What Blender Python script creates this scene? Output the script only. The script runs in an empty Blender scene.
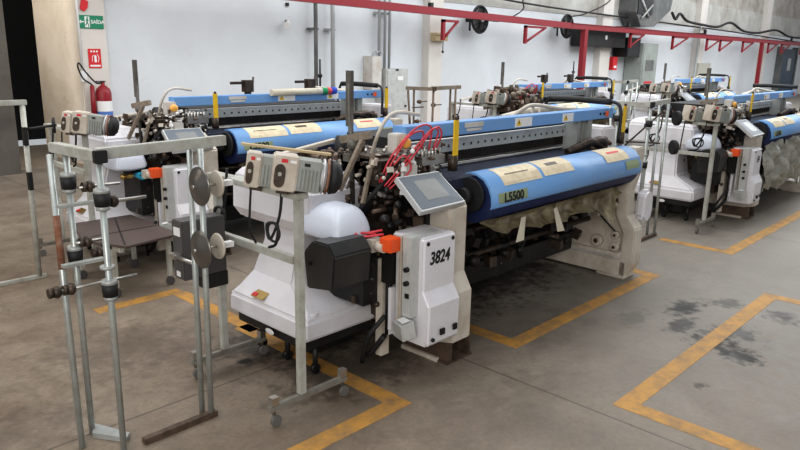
import bpy, bmesh, math, random
from mathutils import Vector, Matrix
random.seed(7)
PI = math.pi
scene = bpy.context.scene
C = scene.collection

# ------------------------------------------------------------------ materials
def nmat(name):
    m = bpy.data.materials.new(name); m.use_nodes = True
    nt = m.node_tree; b = nt.nodes['Principled BSDF']
    return m, nt, b

def mat(name, col, rough=0.5, metal=0.0, grime=None, gamt=0.5, gscale=6.0, bump=0.0, spec=None, alpha=None, trans=None):
    m, nt, b = nmat(name)
    b.inputs['Roughness'].default_value = rough
    b.inputs['Metallic'].default_value = metal
    if spec is not None: b.inputs['Specular IOR Level'].default_value = spec
    c4 = (*col, 1)
    if grime is None:
        b.inputs['Base Color'].default_value = c4
    else:
        tc = nt.nodes.new('ShaderNodeTexCoord')
        n = nt.nodes.new('ShaderNodeTexNoise'); n.inputs['Scale'].default_value = gscale
        n.inputs['Detail'].default_value = 6; n.inputs['Roughness'].default_value = 0.65
        nt.links.new(tc.outputs['Object'], n.inputs['Vector'])
        r = nt.nodes.new('ShaderNodeValToRGB')
        r.color_ramp.elements[0].position = 0.42; r.color_ramp.elements[1].position = 0.72
        r.color_ramp.elements[0].color = (0, 0, 0, 1); r.color_ramp.elements[1].color = (gamt, gamt, gamt, 1)
        nt.links.new(n.outputs['Fac'], r.inputs['Fac'])
        mx = nt.nodes.new('ShaderNodeMix'); mx.data_type = 'RGBA'
        mx.inputs['A'].default_value = c4; mx.inputs['B'].default_value = (*grime, 1)
        nt.links.new(r.outputs['Color'], mx.inputs['Factor'])
        nt.links.new(mx.outputs['Result'], b.inputs['Base Color'])
        if bump:
            bp = nt.nodes.new('ShaderNodeBump'); bp.inputs['Strength'].default_value = bump; bp.inputs['Distance'].default_value = 0.01
            nt.links.new(n.outputs['Fac'], bp.inputs['Height']); nt.links.new(bp.outputs['Normal'], b.inputs['Normal'])
    if alpha is not None: b.inputs['Alpha'].default_value = alpha
    if trans is not None: b.inputs['Transmission Weight'].default_value = trans
    return m

CREAM = mat('painted_cream', (.62, .57, .50), .45, 0, (.30, .22, .15), .55, 5)
WHITE = mat('white_plastic', (.74, .73, .77), .35, 0, (.55, .50, .48), .35, 4)
GREYP = mat('grey_paint', (.52, .53, .52), .45, 0, (.30, .28, .25), .5, 7)
STANDP = mat('stand_paint', (.50, .51, .47), .45, .1, (.24, .20, .15), .6, 9)
BLUE = mat('blue_paint', (.17, .36, .68), .4, 0, (.25, .38, .55), .3, 4)
NAVY = mat('navy_cloth', (.022, .030, .060), .75, 0, (.05, .06, .09), .6, 12)
NAVYD = mat('navy_roll', (.012, .022, .085), .6, 0, (.03, .04, .1), .5, 9)
BLACK = mat('black_paint', (.012, .012, .014), .45, 0, (.05, .045, .04), .5, 5)
BLACKG = mat('black_panel', (.03, .03, .03), .3, 0, (.07, .065, .06), .5, 5)
RUBBER = mat('black_rubber', (.018, .018, .02), .6)
DARKM = mat('oily_metal', (.060, .048, .040), .45, .5, (.16, .11, .08), .8, 14)
BROWNM = mat('brown_metal', (.17, .12, .09), .5, .4, (.05, .04, .03), .8, 12)
STEEL = mat('steel', (.55, .54, .52), .32, .9, (.30, .25, .2), .5, 10)
STANDD = mat('stand_foot_paint', (.26, .25, .22), .5, .1, (.12, .09, .07), .6, 9)
FGREY = mat('feeder_grey', (.34, .36, .345), .45, 0, (.2, .18, .15), .5, 12)
SILVER = mat('silver_paint', (.55, .56, .56), .35, .3)
GALV = mat('galvanised_tube', (.50, .54, .53), .38, .55, (.34, .33, .3), .6, 12)
RUST = mat('rust', (.22, .09, .05), .8, 0, (.38, .30, .25), .7, 16)
GREYL = mat('light_grey', (.44, .46, .45), .4, .2, (.25, .24, .22), .5, 8)
DGREY = mat('dark_grey_box', (.085, .082, .085), .5, 0, (.13, .12, .11), .5, 5)
RED = mat('red_paint', (.27, .013, .024), .4, 0, (.22, .03, .03), .6, 3)
REDH = mat('red_hose', (.62, .06, .08), .4)
REDS = mat('red_sign', (.62, .03, .04), .5)
ORANGE = mat('orange_plastic', (.85, .13, .035), .4)
AMBER = mat('amber_plastic', (.85, .45, .10), .4)
YELLOW = mat('yellow_strip', (.85, .55, .02), .45, 0, (.55, .38, .05), .5, 20)
GREEN = mat('green_sign', (.02, .24, .13), .5)
GREENC = mat('green_fabric', (.02, .28, .12), .8)
CREAMC = mat('cream_fabric', (.62, .58, .48), .85, 0, (.5, .45, .35), .5, 9)
WHITEF = mat('flat_white', (.80, .80, .80), .6)
LABEL = mat('yellowed_label', (.72, .62, .44), .6, 0, (.38, .30, .2), .55, 11)
OLIVE = mat('olive_patch', (.30, .36, .22), .6)
BLKF = mat('ink_black', (.01, .01, .01), .6)
SCREEN = mat('screen_glass', (.17, .18, .18), .25)
BEZEL = mat('screen_bezel', (.10, .125, .155), .4)
BLUEF = mat('blue_fitting', (.03, .33, .50), .4)
BRASS = mat('brass', (.45, .32, .12), .35, .8)
BOARD = mat('brown_board', (.105, .078, .070), .5, 0, (.07, .05, .045), .7, 5)
WOOD = mat('pale_wood', (.50, .40, .24), .7, 0, (.35, .26, .15), .5, 10)
BGREY = mat('conduit_grey', (.40, .41, .42), .45, .2)
DOORB = mat('dark_blue_steel', (.018, .045, .085), .4, 0, (.05, .08, .12), .5, 2)
RUSTW = mat('rusty_white', (.60, .58, .55), .6, 0, (.3, .2, .12), .5, 3)
DUCT = mat('duct_grey', (.11, .115, .115), .6, 0, (.24, .24, .23), .6, 2)

def plastic_sheet():
    m, nt, b = nmat('yellowed_plastic_film')
    tc = nt.nodes.new('ShaderNodeTexCoord'); n = nt.nodes.new('ShaderNodeTexNoise')
    n.inputs['Scale'].default_value = 7; n.inputs['Detail'].default_value = 5; n.inputs['Distortion'].default_value = 1.4
    nt.links.new(tc.outputs['Object'], n.inputs['Vector'])
    r = nt.nodes.new('ShaderNodeValToRGB')
    r.color_ramp.elements[0].position = .35; r.color_ramp.elements[0].color = (.11, .085, .045, 1)
    r.color_ramp.elements[1].position = .65; r.color_ramp.elements[1].color = (.38, .33, .22, 1)
    nt.links.new(n.outputs['Fac'], r.inputs['Fac']); nt.links.new(r.outputs['Color'], b.inputs['Base Color'])
    b.inputs['Roughness'].default_value = .3; b.inputs['Alpha'].default_value = .88
    return m
FILM = plastic_sheet()

STAINS = []   # filled below, used in the floor shader
def floor_material(stains):
    m, nt, b = nmat('concrete_floor')
    N = nt.nodes; L = nt.links
    geo = N.new('ShaderNodeNewGeometry')
    def noise(s, d=6, ro=.6, dist=0, off=0):
        n = N.new('ShaderNodeTexNoise'); n.inputs['Scale'].default_value = s; n.inputs['Detail'].default_value = d
        n.inputs['Roughness'].default_value = ro; n.inputs['Distortion'].default_value = dist
        v = N.new('ShaderNodeVectorMath'); v.operation = 'ADD'; v.inputs[1].default_value = (off, off * 1.7, off * .3)
        L.new(geo.outputs['Position'], v.inputs[0]); L.new(v.outputs[0], n.inputs['Vector']); return n
    def ramp(inp, p0, c0, p1, c1):
        r = N.new('ShaderNodeValToRGB'); r.color_ramp.elements[0].position = p0; r.color_ramp.elements[1].position = p1
        r.color_ramp.elements[0].color = c0; r.color_ramp.elements[1].color = c1; L.new(inp, r.inputs['Fac']); return r
    def mix(f, a, c, mode='MIX'):
        x = N.new('ShaderNodeMix'); x.data_type = 'RGBA'; x.blend_type = mode
        for k, v in (('Factor', f), ('A', a), ('B', c)):
            if hasattr(v, 'default_value'): L.new(v, x.inputs[k])
            else: x.inputs[k].default_value = v if k == 'Factor' else (*v, 1)
        return x.outputs['Result']
    n1 = noise(.9, 8, .65, .4); base = ramp(n1.outputs['Fac'], .32, (.155, .113, .080, 1), .70, (.300, .246, .190, 1)).outputs['Color']
    n2 = noise(5, 8, .7, 1.0, 5); sp = ramp(n2.outputs['Fac'], .56, (1, 1, 1, 1), .78, (.62, .58, .53, 1)).outputs['Color']
    base = mix(1.0, base, sp, 'MULTIPLY')
    n3 = noise(38, 4, .6, 0, 9); sp = ramp(n3.outputs['Fac'], .35, (.90, .90, .90, 1), .62, (1.06, 1.06, 1.06, 1)).outputs['Color']
    base = mix(1.0, base, sp, 'MULTIPLY')
    # cooler, cleaner concrete to the right
    sx = N.new('ShaderNodeSeparateXYZ'); L.new(geo.outputs['Position'], sx.inputs[0])
    mr = N.new('ShaderNodeMapRange'); mr.inputs['From Min'].default_value = 2; mr.inputs['From Max'].default_value = 6
    mr.inputs['To Min'].default_value = 0; mr.inputs['To Max'].default_value = .55
    L.new(sx.outputs['X'], mr.inputs['Value'])
    base = mix(mr.outputs['Result'], base, (.265, .255, .232))
    fine = ramp(n2.outputs['Fac'], .40, (.84, .84, .84, 1), .62, (1.08, 1.08, 1.08, 1)).outputs['Color']
    base = mix(1.0, base, fine, 'MULTIPLY')
    # oil stains
    nw = noise(9, 5, .7, 0, 3); nw2 = noise(3, 3, .6, 0, 14)
    tot = None
    for (x, y, rx, ry, st) in stains:
        mp = N.new('ShaderNodeVectorMath'); mp.operation = 'SUBTRACT'; mp.inputs[1].default_value = (x, y, 0)
        L.new(geo.outputs['Position'], mp.inputs[0])
        sc = N.new('ShaderNodeVectorMath'); sc.operation = 'MULTIPLY'; sc.inputs[1].default_value = (1 / rx, 1 / ry, 0)
        L.new(mp.outputs[0], sc.inputs[0])
        ln = N.new('ShaderNodeVectorMath'); ln.operation = 'LENGTH'; L.new(sc.outputs[0], ln.inputs[0])
        ad = N.new('ShaderNodeMath'); ad.operation = 'MULTIPLY_ADD'; ad.inputs[1].default_value = 3.2
        L.new(nw.outputs['Fac'], ad.inputs[0]); L.new(ln.outputs['Value'], ad.inputs[2])
        r = N.new('ShaderNodeMapRange'); r.inputs['From Min'].default_value = 2.05; r.inputs['From Max'].default_value = 2.65
        r.inputs['To Min'].default_value = st; r.inputs['To Max'].default_value = 0; L.new(ad.outputs[0], r.inputs['Value'])
        if tot is None: tot = r.outputs['Result']
        else:
            mx = N.new('ShaderNodeMath'); mx.operation = 'MAXIMUM'; L.new(tot, mx.inputs[0]); L.new(r.outputs['Result'], mx.inputs[1]); tot = mx.outputs[0]
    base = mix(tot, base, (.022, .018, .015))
    # slab joints
    jt = None
    for axis, pos, p in (('Y', 3.605, 4.6), ('X', 3.61, 5.4)):
        s = N.new('ShaderNodeMath'); s.operation = 'SUBTRACT'; s.inputs[1].default_value = pos; L.new(sx.outputs[axis], s.inputs[0])
        w = N.new('ShaderNodeMath'); w.operation = 'PINGPONG'; w.inputs[1].default_value = p / 2; L.new(s.outputs[0], w.inputs[0])
        r = N.new('ShaderNodeMapRange'); r.inputs['From Min'].default_value = .003; r.inputs['From Max'].default_value = .012
        r.inputs['To Min'].default_value = .65; r.inputs['To Max'].default_value = 0; L.new(w.outputs[0], r.inputs['Value'])
        if jt is None: jt = r.outputs['Result']
        else:
            mx = N.new('ShaderNodeMath'); mx.operation = 'MAXIMUM'; L.new(jt, mx.inputs[0]); L.new(r.outputs['Result'], mx.inputs[1]); jt = mx.outputs[0]
    base = mix(jt, base, (.06, .045, .035))
    L.new(base, b.inputs['Base Color'])
    b.inputs['Roughness'].default_value = .55
    rr = ramp(n2.outputs['Fac'], .3, (.42, .42, .42, 1), .7, (.68, .68, .68, 1)); L.new(rr.outputs['Color'], b.inputs['Roughness'])
    bp = N.new('ShaderNodeBump'); bp.inputs['Strength'].default_value = .15; bp.inputs['Distance'].default_value = .01
    L.new(n3.outputs['Fac'], bp.inputs['Height']); L.new(bp.outputs['Normal'], b.inputs['Normal'])
    return m

def line_material():
    m, nt, b = nmat('worn_yellow_paint'); N = nt.nodes; L = nt.links
    geo = N.new('ShaderNodeNewGeometry'); n = N.new('ShaderNodeTexNoise'); n.inputs['Scale'].default_value = 7
    n.inputs['Detail'].default_value = 8; n.inputs['Roughness'].default_value = .72; L.new(geo.outputs['Position'], n.inputs['Vector'])
    r = N.new('ShaderNodeValToRGB'); r.color_ramp.elements[0].position = .33; r.color_ramp.elements[1].position = .58
    r.color_ramp.elements[0].color = (.27, .17, .085, 1); r.color_ramp.elements[1].color = (.52, .275, .065, 1)
    L.new(n.outputs['Fac'], r.inputs['Fac']); L.new(r.outputs['Color'], b.inputs['Base Color']); b.inputs['Roughness'].default_value = .6
    return m

def wall_material(name, a, c, scale=.6, streak=.3):
    m, nt, b = nmat(name); N = nt.nodes; L = nt.links
    geo = N.new('ShaderNodeNewGeometry'); n = N.new('ShaderNodeTexNoise'); n.inputs['Scale'].default_value = scale
    n.inputs['Detail'].default_value = 9; n.inputs['Roughness'].default_value = .62; n.inputs['Distortion'].default_value = .4
    L.new(geo.outputs['Position'], n.inputs['Vector'])
    r = N.new('ShaderNodeValToRGB'); r.color_ramp.elements[0].position = .3; r.color_ramp.elements[1].position = .62
    r.color_ramp.elements[0].color = (*c, 1); r.color_ramp.elements[1].color = (*a, 1)
    L.new(n.outputs['Fac'], r.inputs['Fac'])
    n2 = N.new('ShaderNodeTexNoise'); n2.inputs['Scale'].default_value = 3.5; n2.inputs['Detail'].default_value = 8; n2.inputs['Distortion'].default_value = 2.5
    L.new(geo.outputs['Position'], n2.inputs['Vector'])
    r2 = N.new('ShaderNodeValToRGB'); r2.color_ramp.elements[0].position = .66; r2.color_ramp.elements[1].position = .76
    r2.color_ramp.elements[0].color = (1, 1, 1, 1); k = 1 - streak; r2.color_ramp.elements[1].color = (k, k, k, 1)
    L.new(n2.outputs['Fac'], r2.inputs['Fac'])
    mx = N.new('ShaderNodeMix'); mx.data_type = 'RGBA'; mx.blend_type = 'MULTIPLY'; mx.inputs['Factor'].default_value = 1
    L.new(r.outputs['Color'], mx.inputs['A']); L.new(r2.outputs['Color'], mx.inputs['B'])
    L.new(mx.outputs['Result'], b.inputs['Base Color']); b.inputs['Roughness'].default_value = .75
    return m
WALLM = wall_material('white_wall_paint', (.68, .71, .74), (.60, .62, .645), .5, .08)
PEEL = wall_material('peeling_plaster', (.80, .73, .64), (.56, .49, .40), .9, .35)
COLM = wall_material('column_paint', (.68, .64, .60), (.60, .57, .54), 1.0, .12)
CONC = wall_material('old_concrete', (.46, .44, .41), (.26, .22, .19), 1.0, .3)
GWALL = wall_material('dark_grey_wall', (.13, .115, .10), (.06, .052, .047), .8, .3)  # dark grey tone of the wall left of the doorway
DARKW = mat('interior_shade_black', (.006, .006, .007), .9)  # darkness behind the doorway put into the colour: near-black walls

# ------------------------------------------------------------------ mesh builder
def rotm(r): return Matrix.Rotation(r[2], 4, 'Z') @ Matrix.Rotation(r[1], 4, 'Y') @ Matrix.Rotation(r[0], 4, 'X')
class MB:
    def __init__(s): s.bm = bmesh.new(); s.mi = 0
    def _fin(s, before, smooth=False):
        for f in s.bm.faces:
            if f.index == -1 or f not in before:
                f.material_index = s.mi; f.smooth = smooth
    def mesh(s, verts, faces, smooth=False):
        vs = [s.bm.verts.new(v) for v in verts]
        for f in faces:
            try:
                g = s.bm.faces.new([vs[i] for i in f]); g.material_index = s.mi; g.smooth = smooth
            except ValueError: pass
        return s
    def box(s, x0, x1, y0, y1, z0, z1):
        v = [(x, y, z) for x in (x0, x1) for y in (y0, y1) for z in (z0, z1)]
        return s.mesh(v, [(0, 1, 3, 2), (4, 6, 7, 5), (0, 4, 5, 1), (2, 3, 7, 6), (0, 2, 6, 4), (1, 5, 7, 3)])
    def rbox(s, c, size, rot=(0, 0, 0)):
        M = Matrix.Translation(c) @ rotm(rot); a, b, d = [q / 2 for q in size]
        v = [tuple(M @ Vector((x, y, z))) for x in (-a, a) for y in (-b, b) for z in (-d, d)]
        return s.mesh(v, [(0, 1, 3, 2), (4, 6, 7, 5), (0, 4, 5, 1), (2, 3, 7, 6), (0, 2, 6, 4), (1, 5, 7, 3)])
    def hexa(s, b4, t4):
        return s.mesh(list(b4) + list(t4), [(3, 2, 1, 0), (4, 5, 6, 7), (0, 1, 5, 4), (1, 2, 6, 5), (2, 3, 7, 6), (3, 0, 4, 7)])
    def cyl(s, p0, p1, r0, r1=None, n=14, cap=True):
        r1 = r0 if r1 is None else r1
        return s.rings([(p0, r0), (p1, r1)], n, cap)
    def rings(s, pr, n=14, cap=True):
        """tube along a polyline of (point, radius), parallel-transported"""
        P = [Vector(p) for p, r in pr]; T = []
        for i in range(len(P)):
            a = P[max(0, i - 1)]; b = P[min(len(P) - 1, i + 1)]
            d = (b - a); T.append(d.normalized() if d.length > 1e-9 else Vector((0, 0, 1)))
        u = T[0].orthogonal().normalized(); base = len(s.bm.verts)
        rings = []
        for i, (p, r) in enumerate(pr):
            if i:
                u = (u - T[i] * u.dot(T[i])); u = u.normalized() if u.length > 1e-6 else T[i].orthogonal().normalized()
            w = T[i].cross(u)
            rings.append([s.bm.verts.new(P[i] + (u * math.cos(2 * PI * k / n) + w * math.sin(2 * PI * k / n)) * r) for k in range(n)])
        for a, b in zip(rings, rings[1:]):
            for k in range(n):
                f = s.bm.faces.new((a[k], a[(k + 1) % n], b[(k + 1) % n], b[k])); f.smooth = True; f.material_index = s.mi
        if cap:
            f = s.bm.faces.new(rings[0][::-1]); f.material_index = s.mi
            f = s.bm.faces.new(rings[-1]); f.material_index = s.mi
        return s
    def tube(s, pts, r, n=8, sub=5):
        """smooth hose through the points"""
        P = [Vector(p) for p in pts]; out = []
        Q = [P[0] * 2 - P[1]] + P + [P[-1] * 2 - P[-2]]
        for i in range(1, len(Q) - 2):
            for k in range(sub):
                t = k / sub; a, b, c, d = Q[i - 1:i + 3]
                out.append(0.5 * ((2 * b) + (c - a) * t + (2 * a - 5 * b + 4 * c - d) * t * t + (3 * b - a - 3 * c + d) * t ** 3))
        out.append(P[-1])
        return s.rings([(p, r) for p in out], n)
    def prism(s, poly, axis, a, b):
        """poly: 2-D points; axis 'x': (y,z), 'y': (x,z), 'z': (x,y)"""
        def P(q, t): return {'x': (t, q[0], q[1]), 'y': (q[0], t, q[1]), 'z': (q[0], q[1], t)}[axis]
        n = len(poly); v = [P(q, a) for q in poly] + [P(q, b) for q in poly]
        f = [tuple(range(n))[::-1], tuple(range(n, 2 * n))] + [(i, (i + 1) % n, n + (i + 1) % n, n + i) for i in range(n)]
        return s.mesh(v, f)
    def disc(s, c, r, axis, th=.01, n=16):
        d = {'x': Vector((1, 0, 0)), 'y': Vector((0, 1, 0)), 'z': Vector((0, 0, 1))}[axis] if isinstance(axis, str) else Vector(axis).normalized()
        c = Vector(c); return s.cyl(c - d * th / 2, c + d * th / 2, r, n=n)
    def ball(s, c, r, sc=(1, 1, 1), n=10):
        ret = bmesh.ops.create_uvsphere(s.bm, u_segments=n * 2, v_segments=n, radius=r, matrix=Matrix.Translation(c) @ Matrix.Diagonal((*sc, 1)))
        for v in ret['verts']:
            for f in v.link_faces: f.smooth = True; f.material_index = s.mi
        return s
    def torus(s, c, R, r, axis='x', n=24, m=8):
        pts = []
        for k in range(n + 1):
            a = 2 * PI * k / n
            q = {'x': (0, math.cos(a) * R, math.sin(a) * R), 'y': (math.cos(a) * R, 0, math.sin(a) * R), 'z': (math.cos(a) * R, math.sin(a) * R, 0)}[axis]
            pts.append((Vector(c) + Vector(q), r))
        return s.rings(pts, m, cap=False)
    def m(s, i): s.mi = i; return s
    def build(s, name, mats, parent=None, bevel=0.0, seg=2):
        if not isinstance(mats, (list, tuple)): mats = [mats]
        bmesh.ops.recalc_face_normals(s.bm, faces=s.bm.faces[:])
        if bevel:
            ed = [e for e in s.bm.edges if len(e.link_faces) == 2 and e.calc_face_angle(0) > .6]
            bmesh.ops.bevel(s.bm, geom=ed, offset=bevel, segments=seg, affect='EDGES', clamp_overlap=True)
        off = origin(parent) if parent else Vector((0, 0, 0))
        bmesh.ops.translate(s.bm, verts=s.bm.verts[:], vec=-off)
        me = bpy.data.meshes.new(name); s.bm.to_mesh(me); s.bm.free()
        for q in mats: me.materials.append(q)
        o = bpy.data.objects.new(name, me); C.objects.link(o)
        if parent: o.parent = parent
        return o
def each(b, name, mats, parent, bevel=0.0):
    """build, then give every loose piece its own object"""
    o = b.build(name, mats, parent, bevel); bm = bmesh.new(); bm.from_mesh(o.data); seen = set(); out = []
    for v in bm.verts:
        if v in seen: continue
        st = [v]; isl = []; seen.add(v)
        while st:
            q = st.pop(); isl.append(q)
            for e in q.link_edges:
                w_ = e.other_vert(q)
                if w_ not in seen: seen.add(w_); st.append(w_)
        ix = {q: i for i, q in enumerate(isl)}; fs = {f for q in isl for f in q.link_faces}
        me = bpy.data.meshes.new(name); fs = sorted(fs, key=lambda f: f.index)
        me.from_pydata([q.co[:] for q in isl], [], [[ix[q] for q in f.verts] for f in fs])
        for pl, f in zip(me.polygons, fs): pl.material_index = f.material_index; pl.use_smooth = f.smooth
        for m_ in o.data.materials: me.materials.append(m_)
        p = bpy.data.objects.new(name, me); C.objects.link(p); p.parent = o.parent; out.append(p)
    bm.free(); bpy.data.objects.remove(o)
    if len(out): out[0].name = name
    return out
def origin(o):
    v = Vector((0, 0, 0))
    while o: v += o.location; o = o.parent
    return v
def tag(o, label=None, cat=None, group=None, kind=None):
    if label: o['label'] = label
    if cat: o['category'] = cat
    if group: o['group'] = group
    if kind: o['kind'] = kind
    return o
def thing(name, label, cat, loc, group=None):
    o = bpy.data.objects.new(name, None); C.objects.link(o); o.location = loc
    o.empty_display_size = .1
    return tag(o, label, cat, group)
def dup(o, off, label=None, group=None, parent=None, skip=()):
    c = o.copy(); C.objects.link(c)
    if parent is None: c.location = o.location + Vector(off)
    else: c.parent = parent
    if label: c['label'] = label
    if group: c['group'] = group
    for ch in o.children:
        if ch.name.split('.')[0] in skip: continue
        dup(ch, off, parent=c, skip=skip)
    return c
def text(name, body, size, loc, rot, m, parent, bold=0.0, shear=0, sx=1):
    cu = bpy.data.curves.new(name, 'FONT'); cu.body = body; cu.size = size; cu.extrude = .0006; cu.offset = bold; cu.shear = shear
    cu.align_x = 'CENTER'; cu.align_y = 'CENTER'
    t = bpy.data.objects.new(name, cu); C.objects.link(t)
    dg = bpy.context.evaluated_depsgraph_get(); me = bpy.data.meshes.new_from_object(t.evaluated_get(dg))
    bpy.data.objects.remove(t); me.materials.clear(); me.materials.append(m); me.name = name
    M = rotm(rot) @ Matrix.Diagonal((sx, 1, 1, 1)); me.transform(M)
    o = bpy.data.objects.new(name, me); C.objects.link(o)
    o.location = Vector(loc) - (origin(parent) if parent else Vector((0, 0, 0)))
    if parent: o.parent = parent
    return o
FRONT = (PI / 2, 0, 0)          # text facing -y

# ------------------------------------------------------------------ setting
stains = [(5.80, 2.06, .30, .12, 1.0), (5.38, 1.93, .26, .10, .85), (5.22, 1.62, .20, .20, .95), (5.12, 1.38, .16, .16, 1.0), (6.2, 1.84, .16, .14, .6),
          (6.2, 1.4, .16, .14, .7), (5.55, 1.55, .22, .18, .7), (4.42, 1.40, .06, .05, 1.0), (5.27, 2.28, .22, .12, .35), (2.48, 3.80, .075, .055, 1.1), (2.38, 3.7, .3, .2, .3),
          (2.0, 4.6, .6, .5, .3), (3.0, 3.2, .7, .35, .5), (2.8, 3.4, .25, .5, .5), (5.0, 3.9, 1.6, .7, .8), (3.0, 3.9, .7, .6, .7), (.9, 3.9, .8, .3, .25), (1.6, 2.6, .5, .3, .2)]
floor = MB().mesh([(-8, -8, 0), (75, -8, 0), (75, 16, 0), (-8, 16, 0)], [(0, 1, 2, 3)]).build('floor', floor_material(stains)); tag(floor, kind='structure')
LINE = line_material()
def lines(pts, w=.128):
    """painted L/U line on the floor through right-angled points"""
    b = MB()
    for (x0, y0), (x1, y1) in pts:
        b.box(min(x0, x1), max(x0, x1) if x0 != x1 else x0 + w, min(y0, y1), max(y0, y1) if y0 != y1 else y0 + w, -.001, .002)
    o = b.build('painted_line', LINE, floor); return o
lines([((-1.5, 2.585), (2.88, 2.585)), ((2.76, 2.713), (2.76, 4.35)), ((2.15, 5.36), (2.9, 5.36)), ((2.80, 4.2), (2.80, 5.36))])
lines([((4.03, 2.60), (6.55, 2.60)), ((4.03, 2.728), (4.03, 3.3)), ((6.43, 2.728), (6.43, 3.6))])
lines([((3.76, 1.572), (6.76, 1.572)), ((3.76, .2), (3.76, 1.572)), ((6.64, .2), (6.64, 1.572))])
lines([((7.87, 2.36), (12.6, 2.36)), ((7.87, 2.488), (7.87, 3.2))])

WY = 12.5
wb = MB()
wb.box(5.55, 75, WY + .12, WY + .5, 0, 3.45)
tag(wb.build('wall_back', WALLM), kind='structure')
wl = MB(); wl.box(-8, 3.95, WY, WY + .4, 0, 6)
tag(wl.build('wall_left', GWALL), kind='structure')
wt = MB(); wt.box(5.55, 75, WY + .10, WY + .5, 3.45, 4.5)
tag(wt.build('trim_1', wall_material('upper_wall', (.50, .50, .47), (.33, .31, .28), 1, .3)), kind='structure')
wt = MB(); wt.box(5.55, 75, WY + .13, WY + .5, 4.5, 6.5)
tag(wt.build('wall_upper', CONC), kind='structure')
col = MB(); col.prism([(5.12, WY), (5.58, WY), (5.58, WY + .5), (5.12, WY + .5)], 'z', 0, 6.5)
tag(col.build('trim_2', COLM), kind='structure')
rv = MB(); rv.box(5.10, 5.6, WY + .05, 14.5, 0, 6.5); tag(rv.build('wall_passage', PEEL), kind='structure')
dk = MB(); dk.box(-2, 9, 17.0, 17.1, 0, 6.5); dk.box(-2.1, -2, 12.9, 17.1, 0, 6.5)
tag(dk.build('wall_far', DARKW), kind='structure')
n = 3
for x in (14.1, 23.4, 32.3, 41.5, 50.5):
    c = MB(); c.box(x, x + (.55 if x < 15 else .75), WY - .12, WY + .2, 0, 6.5); tag(c.build('trim_%d' % n, COLM, bevel=.01), kind='structure'); n += 1
pp = MB(); pp.cyl((5.10, WY - .02, 1.55), (5.10, WY - .02, 4.5), .022); pp.box(5.06, 5.16, WY - .05, WY, 1.5, 1.68)
tag(pp.build('wall_conduit', WHITEF), 'white conduit running down the left corner of the pillar with extinguisher', 'conduit')

# exit sign
t = thing('exit_sign', 'green exit sign with running figure and arrow on the white pillar', 'sign', (5.33, WY, 2.43))
MB().box(5.11, 5.54, WY - .016, WY - .002, 2.40, 2.62).build('sign_plate', GREEN, t)
text('sign_lettering', 'SAÍDA', .085, (5.437, WY - .018, 2.51), FRONT, WHITEF, t, .002)
a = MB()
a.box(5.215, 5.30, WY - .018, WY - .0165, 2.42, 2.60)
a.mesh([(5.12, WY - .018, 2.51), (5.155, WY - .018, 2.545), (5.155, WY - .018, 2.475)], [(0, 1, 2)])
a.box(5.155, 5.20, WY - .018, WY - .0165, 2.5, 2.52)
a.build('arrow', WHITEF, t)
f = MB(); y = WY - .02
f.disc((5.263, y, 2.577), .014, 'y', .002); f.cyl((5.261, y, 2.56), (5.253, y, 2.50), .011, n=6)
f.cyl((5.253, y, 2.50), (5.278, y, 2.465), .007, n=6); f.cyl((5.278, y, 2.465), (5.273, y, 2.43), .006, n=6)
f.cyl((5.253, y, 2.50), (5.233, y, 2.46), .007, n=6); f.cyl((5.233, y, 2.46), (5.218, y, 2.455), .006, n=6)
f.cyl((5.261, y, 2.555), (5.283, y, 2.53), .006, n=6); f.cyl((5.261, y, 2.555), (5.233, y, 2.535), .006, n=6)
f.build('running_figure', GREEN, t)
t = thing('extinguisher_sign', 'square red sign with white extinguisher pictogram above the fire extinguisher', 'sign', (5.34, WY, 1.7))
MB().box(5.23, 5.45, WY - .012, WY - .002, 1.73, 2.06).build('sign_plate', REDS, t)
p = MB(); y = WY - .014
p.box(5.25, 5.43, y, y + .001, 1.755, 1.785)
for k in range(3): p.box(5.27 + k * .05, 5.30 + k * .05, y, y + .001, 2.0, 2.03)
p.box(5.33, 5.37, y, y + .001, 1.83, 1.93); p.disc((5.35, y, 1.93), .02, 'y', .001); p.tube([(5.34, y, 1.95), (5.30, y, 1.93), (5.29, y, 1.84)], .006, 6); p.tube([(5.39, y, 1.83), (5.41, y, 1.9), (5.385, y, 1.97)], .006, 6)
p.build('pictogram', WHITEF, t)
t = thing('hanging_tag', 'small red tag hanging on the pillar above the green exit sign', 'tag', (5.2, WY, 2.68))
MB().prism([(5.15, 2.72), (5.22, 2.68), (5.28, 2.74), (5.30, 2.85), (5.19, 2.9), (5.17, 2.8)], 'y', WY - .03, WY - .01).build('tag_body', REDS, t)
# fire extinguisher
t = thing('fire_extinguisher', 'red fire extinguisher with black hose and white label hung on the white pillar', 'fire extinguisher', (5.43, WY - .12, .8))
X, Y = 5.37, WY - .17
MB().rings([((X, Y, .84), .115), ((X, Y, .86), .132), ((X, Y, 1.31), .132), ((X, Y, 1.38), .11), ((X, Y, 1.43), .055), ((X, Y, 1.45), .03), ((X, Y, 1.49), .03)], 20).build('cylinder', RED, t)
MB().rings([((X, Y, .99), .1335), ((X, Y, 1.17), .1335)], 20, cap=False).build('label_band', WHITEF, t)
MB().rings([((X, Y, .92), .134), ((X, Y, .99), .134)], 20, cap=False).build('label_band', mat('blue_label', (.1, .2, .5), .5), t)
MB().box(X - .12, X + .05, Y - .012, Y + .012, 1.50, 1.515).box(X - .12, X + .03, Y - .01, Y + .01, 1.46, 1.47).box(X - .03, X + .03, Y - .02, Y + .02, 1.47, 1.51).build('handle', BLACK, t)
MB().tube([(X - .03, Y, 1.48), (X - .14, Y - .02, 1.50), (X - .28, Y - .02, 1.66), (X - .38, Y, 1.82), (X - .40, Y, 1.74), (X - .33, Y, 1.56), (X - .2, Y, 1.46), (X - .19, Y, 1.42)], .014, 8).build('hose', RUBBER, t)
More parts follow.
